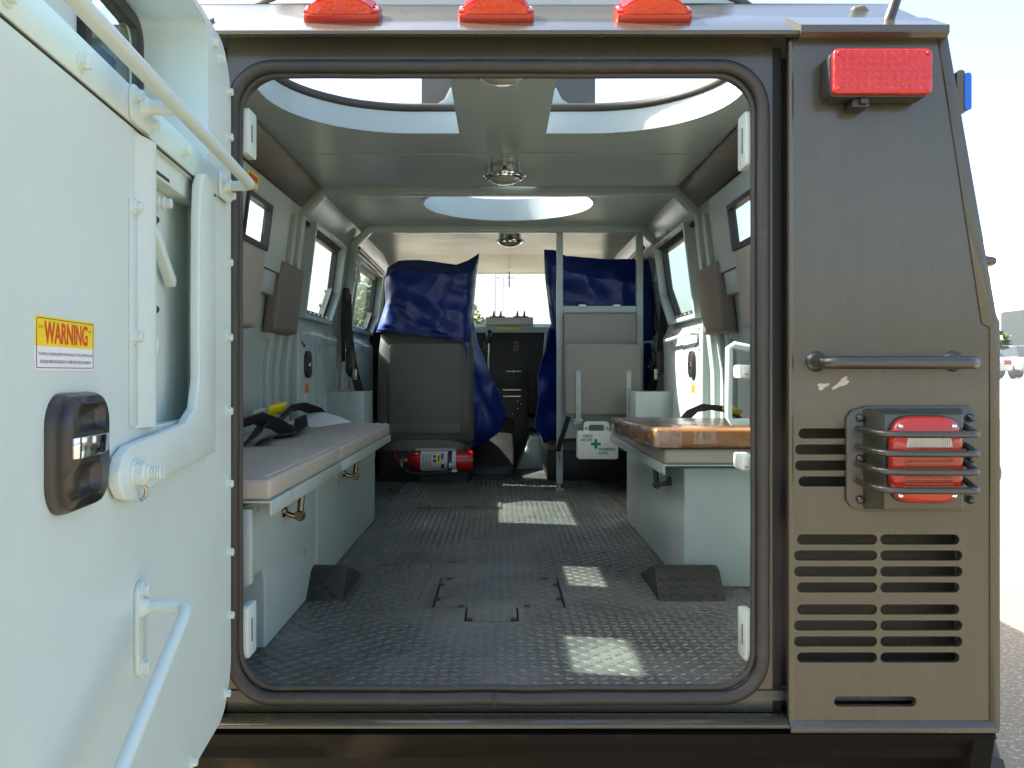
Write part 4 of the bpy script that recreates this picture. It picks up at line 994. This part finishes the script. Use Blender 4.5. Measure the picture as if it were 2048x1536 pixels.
b = MB(); b.loft([[D(.672, 1.5115, .015), D(.672, 1.531, .015), D(.672, 1.531, .017), D(.672, 1.5115, .017)], [D(.70, 1.510, .016), D(.70, 1.5315, .016), D(.70, 1.5315, .0225), D(.70, 1.510, .0225)],
                  [D(.765, 1.509, .016), D(.765, 1.532, .016), D(.765, 1.532, .0235), D(.765, 1.509, .0235)], [D(.7725, 1.5095, .015), D(.7725, 1.5315, .015), D(.7725, 1.5315, .019), D(.7725, 1.5095, .019)]])
b.build('paddle_lever', 'chrome', door, bevel=.002, seg=3)
# warning sticker
sg = MB(); sg.prism(rrect(.682, .826, 1.602, 1.657, .003, 3), .0028, .0034, D); sticker = sg.build('warning_sticker', 'signwhite', door, label='yellow and white warning sticker')
b = MB(); b.prism([(.6822, 1.6265), (.8258, 1.6265), (.8258, 1.6565), (.6822, 1.6565)], .0034, .0037, D); b.build('sticker_yellow', 'signyellow', door)
def bord(t0, t1, z0, z1, w_):
    b = MB(); b.plate(rrect(t0, t1, z0, z1, .002, 3), [rrect(t0+w_, t1-w_, z0+w_, z1-w_, .0016, 3)], .0037, .0040, D); b.build('sticker_border', 'ink', door)
bord(.6845, .8235, 1.6045, 1.6545, .0006)
def SG(cz): return lambda u, v: D(.754 - u, cz + v, .0042)
text('sticker_title', 'WARNING', 'signred', door, SG(1.6405), .106, .0225, bold=.022)
text('sticker_mark', '†††', 'ink', door, lambda u, v: D(.8145 - u, 1.6455 + v, .0042), .011, .0030)
text('sticker_mark', '†††', 'ink', door, lambda u, v: D(.6935 - u, 1.6455 + v, .0042), .011, .0030)
text('sticker_text', 'THIS VEHICLE HAS BEEN EQUIPPED WITH DEAD-BOLTS ON ALL EXTERIOR DOORS', 'greyink', door, SG(1.6185), .131, .0034, bold=.01)
text('sticker_text', 'DEAD-BOLTS MUST BE ENGAGED AT ALL TIMES WHILE VEHICLE IS IN MOTION', 'greyink', door, SG(1.6110), .124, .0034, bold=.01)
# small yellow sticker on the wall behind the rail end
b = MB(); b.prism([(1.07, 2.222), (1.20, 2.222), (1.20, 2.272), (1.07, 2.272)], -.0495, -.0485, lambda p, q, w_: SW(-1, p, q, w_)); st = b.build('wall_sticker', 'signyellow', T)
b = MB(); b.prism([(1.078, 2.226), (1.192, 2.226), (1.192, 2.242), (1.078, 2.242)], -.0503, -.0496, lambda p, q, w_: SW(-1, p, q, w_)); b.build('sticker_text_area', 'signwhite', st)
b = MB(); b.prism([(1.085, 2.249), (1.185, 2.249), (1.185, 2.265), (1.085, 2.265)], -.0503, -.0496, lambda p, q, w_: SW(-1, p, q, w_)); b.build('sticker_title', 'signred', st)
# hinges between door and frame
for z in (1.15, 1.58, 2.0):
    b = MB(); b.lathe([(.013, -.05), (.013, .05)], (-.556, -.012, z), (0, 0, 1), 14); b.build('door_hinge', 'olive', T)

# ================================================================== loose things
# fire extinguisher lying along X on its bracket behind the driver seat
fx = thing('fire_extinguisher', 'red fire extinguisher lying in its bracket behind the driver seat', 'extinguisher', (-.34, 3.20, 1.02))
ax = (1, 0, 0); c0 = (-.335, 3.20, 1.083)
b = MB(); b.lathe([(0, -.205), (.018, -.205), (.02, -.195), (.044, -.178), (.058, -.155), (.0605, -.13), (.0605, .165), (.055, .176), (0, .178)], c0, ax, 36); b.build('cylinder', 'redpaint', fx, angle=50)
b = MB()
def lab(u, v):
    a = R(-75 + 150*v); return (c0[0] - .125 + .205*u, c0[1] - .0610*math.cos(a), c0[2] + .0610*math.sin(a))
b.grid(lab, 2, 20); lb = b.build('label', 'labelgrey', fx, angle=80)
def curved(name, mt, u0, u1, a0, a1, r=.0614):
    b = MB(); b.grid(lambda u, v: (c0[0] + lerp(u0, u1, u), c0[1] - r*math.cos(R(lerp(a0, a1, v))), c0[2] + r*math.sin(R(lerp(a0, a1, v)))), 1, 10); return b.build(name, mt, lb, angle=80)
for k in range(7): curved('print_line', 'greyink', -.118 + k*.0085, -.114 + k*.0085, -30 + (k % 3)*6, 44)
for z0 in (-2, 22): curved('pictogram', 'ink', -.052, -.036, z0, z0+16)
curved('label_band', 'signyellow', -.030, -.010, -14, 52); curved('label_print', 'ink', -.024, -.016, 4, 36, .0617)
curved('label_picture', 'greyink', -.008, .010, 14, 50); curved('label_picture', 'ink', -.006, .012, -40, -12)
curved('print_line', 'greyink', .030, .036, -40, 50)
b = MB(); b.lathe([(.062, -.012), (.0625, .012)], (c0[0]+.045+.0, c0[1], c0[2]), ax, 36); b.build('bracket_band', 'blackplastic', fx)
b = MB(); b.box(c0[0]+.036, c0[0]+.054, c0[1]-.072, c0[1]-.061, c0[2]-.042, c0[2]-.004); b.build('band_buckle', 'steel', fx, bevel=.003)
b = MB(); b.box(c0[0]-.16, c0[0]+.068, c0[1]-.02, c0[1]+.075, c0[2]+.0625, c0[2]+.0665); b.box(c0[0]-.16, c0[0]+.068, c0[1]+.068, c0[1]+.10, c0[2]-.06, c0[2]+.0665); b.build('bracket', 'whiteplastic', fx, bevel=.001)
b = MB(); b.tube([(c0[0]-.20, c0[1], c0[2]), (c0[0]-.245, c0[1], c0[2])], .014, 12); b.lathe([(0, 0), (.012, 0), (.012, .012), (0, .012)], (c0[0]-.225, c0[1]-.014, c0[2]+.018), (0, -1, 0), 14); b.tube([(c0[0]-.24, c0[1], c0[2]), (c0[0]-.24, c0[1]-.01, c0[2]-.04)], .008, 8); b.build('valve', 'chrome', fx)
b = MB(); b.strap([(c0[0]-.205, c0[1], c0[2]+.015), (c0[0]-.19, c0[1], c0[2]+.055), (c0[0]-.175, c0[1], c0[2]+.07)], (0, 1, 0), .022, .003); b.strap([(c0[0]-.25, c0[1], c0[2]-.01), (c0[0]-.275, c0[1], c0[2]+.03), (c0[0]-.285, c0[1], c0[2]+.075)], (0, 1, 0), .022, .003); b.build('lever', 'redpaint', fx)
b = MB(); b.tube([(c0[0]-.24, c0[1]-.012, c0[2]-.035), (c0[0]-.20, c0[1]-.03, c0[2]-.066), (c0[0]-.10, c0[1]-.05, c0[2]-.072), (c0[0]-.0, c0[1]-.062, c0[2]-.062), (c0[0]+.06, c0[1]-.066, c0[2]-.052)], .008, 10); b.build('hose', 'blackplastic', fx, angle=80)
b = MB(); b.tube([(c0[0]+.058, c0[1]-.066, c0[2]-.053), (c0[0]+.088, c0[1]-.067, c0[2]-.050)], .0085, 10); b.build('nozzle', 'whiteplastic', fx)
b = MB(); b.box(c0[0]-.14, c0[0]+.14, 3.255, 3.32, ZF, c0[2]+.03); b.build('mount_block', 'black', T)

# first aid kit
fk = thing('first_aid_kit', 'white first aid kit with green cross hung on the fold-up seat', 'first aid kit', (.52, 2.80, 1.13))
x0, x1, z0, z1, yf, yb_ = .414, .632, 1.136, 1.286, 2.775, 2.855
b = MB(); b.prism(rrect(x0, x1, z0, z1, .014, 5), yf+.012, yb_, XZ); b.build('case', 'whiteplastic', fk, bevel=.004)
b = MB(); b.prism(rrect(x0, x1, z0, z1-.004, .014, 5), yf, yf+.010, XZ); b.build('lid', 'whiteplastic', fk, bevel=.004, seg=3)
b = MB(); b.plate(rrect(.448, .587, 1.278, 1.338, .022, 6), [rrect(.475, .560, 1.270, 1.320, .014, 6)], yf+.014, yf+.028, XZ); b.build('handle', 'whiteplastic', fk)
for x in (.461, .574): 
    b = MB(); b.lathe([(.006, 0), (.006, .001), (0, .001)], (x, yf+.014, 1.300), (0, -1, 0), 12); b.build('handle_rivet', 'greyink', fk)
FA = lambda cx, cz: (lambda u, v: (cx + u, yf - .0006, cz + v))
text('lettering', 'FIRST', 'green', fk, FA(.471, 1.2600), .052, .0150, bold=.03)
text('lettering', 'AID KIT', 'green', fk, FA(.462, 1.2400), .066, .0150, bold=.03)
text('lettering', 'PREMIERS', 'green', fk, FA(.572, 1.1900), .088, .0150, bold=.03)
text('lettering', 'SOINS', 'green', fk, FA(.553, 1.1700), .050, .0150, bold=.03)
b = MB(); b.prism([(.504, 1.193), (.520, 1.193), (.520, 1.210), (.538, 1.210), (.538, 1.226), (.520, 1.226), (.520, 1.244), (.504, 1.244), (.504, 1.226), (.486, 1.226), (.486, 1.210), (.504, 1.210)], yf-.0008, yf+.0002, XZ); b.build('cross', 'green', fk, smooth=False)

# wrapped parcel on the right bench
pk = thing('wrapped_package', 'flat brown package wrapped in clear film on the right bench', 'package', (.68, 1.05, 1.379))
cb = MB()
def pkpt(u, v):
    x = lerp(.452, .95, u) - .045*v*(1-u); y = lerp(.765, 1.32, v); return x, y
base = [pkpt(0, 0), pkpt(1, 0), pkpt(1, 1), pkpt(0, 1)]
b = MB(); b.prism(base, 1.3795, 1.437, XY); b.build('carton', 'cardboard', pk, bevel=.012, seg=4)
# crinkled film over the left end and along the top edge
b = MB(); N1, N2 = 40, 30
def film(u, v):
    x, y = pkpt(.004 + .30*u*(.55+.45*v), v); z = 1.4395 + .0035*abs(noise.noise(Vector((x*38, y*60, 2)))) 
    return (x, y, z)
b.grid(film, N1, N2)
def film2(u, v):                                    # wraps the left side
    x, y = pkpt(0, v); z = lerp(1.380, 1.4395, u); k = .004*abs(noise.noise(Vector((z*70, y*45, 5)))); rr_ = .006*math.sin(u*math.pi)
    return (x - .0025 - k - rr_, y, z)
b.grid(film2, 14, N2)
def film3(u, v):                                    # wraps the near left corner
    x = lerp(.449, .530, u); z = lerp(1.381, 1.440, v); return (x, .7625 - .004*abs(noise.noise(Vector((x*55, z*60, 9)))), z)
b.grid(film3, 16, 12)
b.build('film_wrap', 'wrap', pk, angle=25)
b = MB(); b.grid(lambda u, v: (lerp(.60, .952, u), lerp(.772, .95, v), 1.4395 + .002*abs(noise.noise(Vector((u*20, v*40, 4))))), 30, 16); b.build('film_sheet', 'wrap', pk, angle=25)
b = MB(); b.grid(lambda u, v: (lerp(.565, .632, u), .7628, lerp(1.392, 1.436, v)), 2, 2); b.build('packing_tape', 'wrap', pk)

# sheet of paper on the left bench
b = MB()
def pp(u, v):
    A, B_, C_, E_ = Vector((-.872, 1.73, 1.392)), Vector((-.735, 1.60, 1.3835)), Vector((-.640, 1.93, 1.386)), Vector((-.862, 1.985, 1.420))
    p = A.lerp(B_, u).lerp(E_.lerp(C_, u), v); p.z += .020*math.sin(math.pi*u)*v + .004*noise.noise(Vector((u*4, v*5, 1))); return p
b.grid(pp, 20, 16)
o = b.build('paper_sheet', 'paper', None, angle=80); tag(o, 'curled white paper sheet lying on the left bench cushion', 'paper')
sd = o.modifiers.new('thickness', 'SOLIDIFY'); sd.thickness = .0006

# blue plastic seat covers
def cover(name, label, left, right, ztop, zbot, yc, dep, side_poly, seed):
    """left/right: x along t (0 top .. 1 bottom); ztop/zbot: z along s (0 left .. 1 right)"""
    root = thing(name, label, 'seat cover', ((pl(left, 1)+pl(right, 1))/2, yc, pl(zbot, .5)), group='blue plastic covers over the front seats')
    nu, nv = 44, 44; b = MB()
    def pt(u, v, side_):
        x = lerp(pl(left, v), pl(right, v), u); z = lerp(pl(ztop, u), pl(zbot, u), v)
        e = max(0, 1 - (2*u-1)**6) ** .5; tp = min(1, v*5 + .12)
        P = Vector((x*6, z*6, seed + side_*7))
        wr = .020*noise.noise(P) + .050*abs(noise.noise(Vector((x*3 + z*6, z*2.5 - x*4, seed)))) + .018*abs(noise.noise(Vector((x*9 - z*4, z*7, seed+2))))
        fold = .010*math.sin(9*(x*.8 + z*.7) + 3*noise.noise(P*.6))*(.3+.7*v)
        y = yc + side_*dep*e*tp + (wr + fold)*e
        return (x, y, z)
    ring = []
    for j in range(nv+1):
        v = j/nv
        ring.append([pt(i/nu, v, -1) for i in range(nu+1)] + [pt(i/nu, v, 1) for i in range(nu-1, 0, -1)])
    b.loft(ring, caps=False)
    top = ring[0]; n_ = nu+1
    b.add(top[:n_] + [top[0]] + top[n_:][::-1] + [top[nu]], [(i, i+1, n_+i+1, n_+i) for i in range(nu)])
    hood = b.build('hood', 'blue', root, angle=24)
    b = MB(); b.tube([Vector(p) + Vector((0, -.003, .004)) for p in ring[nv-1][:nu+1]], .0035, 6); b.build('hem', 'blue', hood)
    b = MB(); m = len(side_poly)
    def dr(u, v):
        k = v*(m-1); i = min(int(k), m-2); f = k-i
        z = lerp(side_poly[i][0], side_poly[i+1][0], f); xa = lerp(side_poly[i][1], side_poly[i+1][1], f); xb = lerp(side_poly[i][2], side_poly[i+1][2], f)
        x = lerp(xa, xb, u); P = Vector((x*9, z*6, seed+3))
        return (x, yc - .06 + .10*u + .045*noise.noise(P) + .03*math.sin(14*x + 9*z)*u, z + .01*noise.noise(P*2))
    b.grid(dr, 22, 40); o = b.build('drape', 'blue', root, angle=60)
    sm = o.modifiers.new('thickness', 'SOLIDIFY'); sm.thickness = .001
    return root
def zz(py, d=5.02): return 1.6 - (py-745)/1660*d
def xx_(px, d=5.02): return (px-1000)/1660*d
cover('seat_cover', 'blue plastic cover over the driver seat, beside the windscreen gap',
      [(0, xx_(772)), (.2, xx_(766)), (.55, xx_(768)), (1, xx_(749))], [(0, xx_(958)), (.25, xx_(953)), (1, xx_(941))],
      [(0, zz(532)), (.12, zz(518)), (.35, zz(516)), (.75, zz(526)), (.88, zz(518)), (1, zz(503))], [(0, zz(664)), (.2, zz(664)), (1, zz(684))], 3.43, .135,
      [(zz(640), xx_(925), xx_(945)), (zz(690), xx_(930), xx_(956)), (zz(740), xx_(935), xx_(977)), (zz(790), xx_(938), xx_(1001)), (zz(835), xx_(938), xx_(1013)), (zz(865), xx_(932), xx_(998)), (zz(900), xx_(928), xx_(958))], 1.)
cover('seat_cover', 'blue plastic cover over the passenger seat, behind the post frame',
      [(0, xx_(1086)), (.3, xx_(1088)), (.7, xx_(1097)), (1, xx_(1108))], [(0, .895), (.4, .915), (1, .885)],
      [(0, zz(504)), (.10, zz(504)), (.2, zz(517)), (.6, zz(523)), (1, zz(524))], [(0, zz(690)), (.5, zz(760)), (1, zz(850))], 3.255, .125,
      [(zz(660), xx_(1095), xx_(1125)), (zz(700), xx_(1088), xx_(1130)), (zz(750), xx_(1072), xx_(1130)), (zz(800), xx_(1074), xx_(1130)), (zz(845), xx_(1066), xx_(1125)), (zz(880), xx_(1085), xx_(1115))], 5.)

# ================================================================== beyond the truck
def tree(name, x, y, z0, h, cr, label, seed, nl=1500):
    rr_ = random.Random(seed)
    root = thing(name, label, 'tree', (x, y, z0), 'trees beyond the lot')
    b = MB(); b.tube([(x, y, z0), (x+.1, y, z0+h*.25), (x-.05, y+.1, z0+h*.5), (x, y, z0+h*.8)], .2, 9, rr=[.22, .17, .12, .04])
    cl = []
    for k in range(9):
        a = rr_.random()*6.28; zz_ = z0 + h*(.38 + .5*rr_.random()); q = cr*(.35+.5*rr_.random())
        e = (x + q*math.cos(a), y + q*math.sin(a), zz_ + .3); cl.append((Vector(e), cr*(.35+.3*rr_.random())))
        b.tube([(x, y, zz_-h*.15), ((x+e[0])/2, (y+e[1])/2, zz_), e], .05, 6, rr=[.08, .05, .02])
    cl.append((Vector((x, y, z0+h*.85)), cr*.5))
    b.build('trunk', 'bark', root)
    b = MB()
    for k in range(nl):
        c, r_ = cl[k % len(cl)]
        d = Vector((rr_.gauss(0, 1), rr_.gauss(0, 1), rr_.gauss(0, .8))).normalized()*r_*rr_.random()**.4; p = c + d
        a = Vector((rr_.gauss(0, 1), rr_.gauss(0, 1), rr_.gauss(0, 1))).normalized(); e = a.orthogonal().normalized(); s_ = .16 + .14*rr_.random()
        b.add([p + a*s_, p + e*s_*.6, p - a*s_, p - e*s_*.6], [(0, 1, 2, 3)])
    link('crown', b.mesh('crown', smooth=False, weld=False), 'leaf', root)
tree('roadside_tree', -2.6, 58, 1.34, 5.0, 2.3, 'rounded green tree seen through the windscreen gap', 3)
tree('roadside_tree', -8.5, 52, 1.34, 6.0, 2.6, 'tall green tree beyond the left front window', 5)
tree('roadside_tree', -16, 21, 0, 6.5, 2.8, 'green tree beyond the left side windows', 8)
tree('roadside_tree', 20.5, 34, 1.32, 1.6, 1.0, 'low green bush at the foot of the far fence', 11, 900)
# workshop wall to the left, light pavilion to the right (seen through the side windows)
b = MB(); b.box(-34, -26, 24, 60, 0, 6.2); wh = b.build('workshop', 'brickwall', None); tag(wh, 'dark teal workshop building beyond the left windows', 'building')
for k in range(6):
    y = 27 + k*5.2; b = MB(); b.box(-25.98, -25.9, y, y+2.4, 2.2, 4.0); b.build('window', 'carglass', wh)
b = MB(); b.box(-34.3, -25.7, 23.7, 60.3, 6.2, 6.5); b.build('roof', 'concrete', wh)
b = MB(); b.box(30, 40, 40, 58, 1.0, 7.5); wb = b.build('warehouse', 'carwhite', None); tag(wb, 'white warehouse beyond the right side window', 'building')
b = MB(); b.prism([(39.5, 7.5), (58.5, 7.5), (49, 9.6)], 29.6, 40.4, YZ); b.build('roof', 'carsilver', wb)
for k in range(4):
    y = 41.5 + k*4.2; b = MB(); b.box(29.9, 30.0, y, y+2.2, 2.4, 5.2); b.build('window', 'carglass', wb)
# light poles straight ahead
for x, y, h, lbl in ((-.28, 46, 7.0, 'tall twin-headed light pole seen through the windscreen'), (.28, 62, 7.6, 'slim light pole right of the twin-headed one')):
    p = thing('light_pole', lbl, 'light pole', (x, y, 1.33))
    b = MB(); b.tube([(x, y, 1.3), (x, y, 1.3+h)], .06, 8); b.build('mast', 'wire', p)
    b = MB(); b.box(x-.9, x-.25, y-.15, y+.15, 1.3+h-.15, 1.3+h+.05); b.box(x+.25, x+.9, y-.15, y+.15, 1.3+h-.15, 1.3+h+.05); b.tube([(x-.9, y, 1.3+h), (x+.9, y, 1.3+h)], .04, 6); b.build('lamp_head', 'carsilver', p)
# chain-link fence on the bank
fn = thing('chain_link_fence', 'chain-link fence along the bank in front of parked cars', 'fence', (20, 33.5, 1.3))
for k in range(8):
    x = 8 + k*3.0; b = MB(); b.tube([(x, 33.5, 1.25), (x, 33.5, 2.75)], .03, 8); b.build('post', 'wire', fn)
b = MB(); b.tube([(8, 33.5, 2.74), (29, 33.5, 2.74)], .02, 8); b.build('top_rail', 'wire', fn)
b = MB()
for k in range(210):
    x = 17 + k*.06
    for sx in (-1, 1):
        xe = x + sx*1.4; p0 = Vector((x, 33.5 + .006*sx, 1.32)); p1 = Vector((xe, 33.5 + .006*sx, 2.72)); d = (p1-p0).normalized(); n_ = Vector((-d.z, 0, d.x))*.004
        b.add([p0+n_, p1+n_, p1-n_, p0-n_], [(0, 1, 2, 3)])
b.build('wire_mesh', 'wire', fn, smooth=False)
def car(name, x, y, z, rz, mt, label):
    root = thing(name, label, 'car', (x, y, z), 'cars parked behind the fence')
    Mx = Matrix.Translation((x, y, z)) @ Matrix.Rotation(rz, 4, 'Z')
    def tr(b): b.v = [tuple(Mx @ Vector(p)) for p in b.v]; return b
    b = MB(); b.prism([(-2.2, .35), (-2.25, .7), (-2.1, .95), (-1.5, 1.0), (1.2, .95), (2.1, .8), (2.2, .55), (2.15, .3)], -.85, .85, YZ); tr(b).build('body', mt, root, bevel=.08, seg=3)
    b = MB(); b.loft([[(-.8, -1.9, .95), (.8, -1.9, .95), (.8, 1.1, .95), (-.8, 1.1, .95)], [(-.62, -1.3, 1.48), (.62, -1.3, 1.48), (.62, .3, 1.48), (-.62, .3, 1.48)]]); tr(b).build('cabin_glass', 'carglass', root, bevel=.05)
    b = MB(); b.box(-.60, .60, -1.25, .25, 1.47, 1.51); tr(b).build('roof', mt, root, bevel=.02)
    for sx in (-1, 1):
        for yy in (-1.4, 1.35):
            b = MB(); b.lathe([(0, 0), (.32, 0), (.33, .05), (.33, .17), (.30, .2), (0, .2)], (sx*.70, yy, .33), (sx, 0, 0), 20); tr(b).build('wheel', 'tyre', root)
        b = MB(); b.box(sx*.55-.17, sx*.55+.17, -2.27, -2.18, .62, .82); tr(b).build('tail_lamp', 'redflat', root, bevel=.02)
car('parked_car', 21.6, 37.2, 1.325, R(8), 'carwhite', 'white parked car with red tail lamp behind the chain-link fence')
car('parked_car', 24.4, 37.6, 1.33, R(-6), 'carsilver', 'silver parked car at the right edge behind the fence')
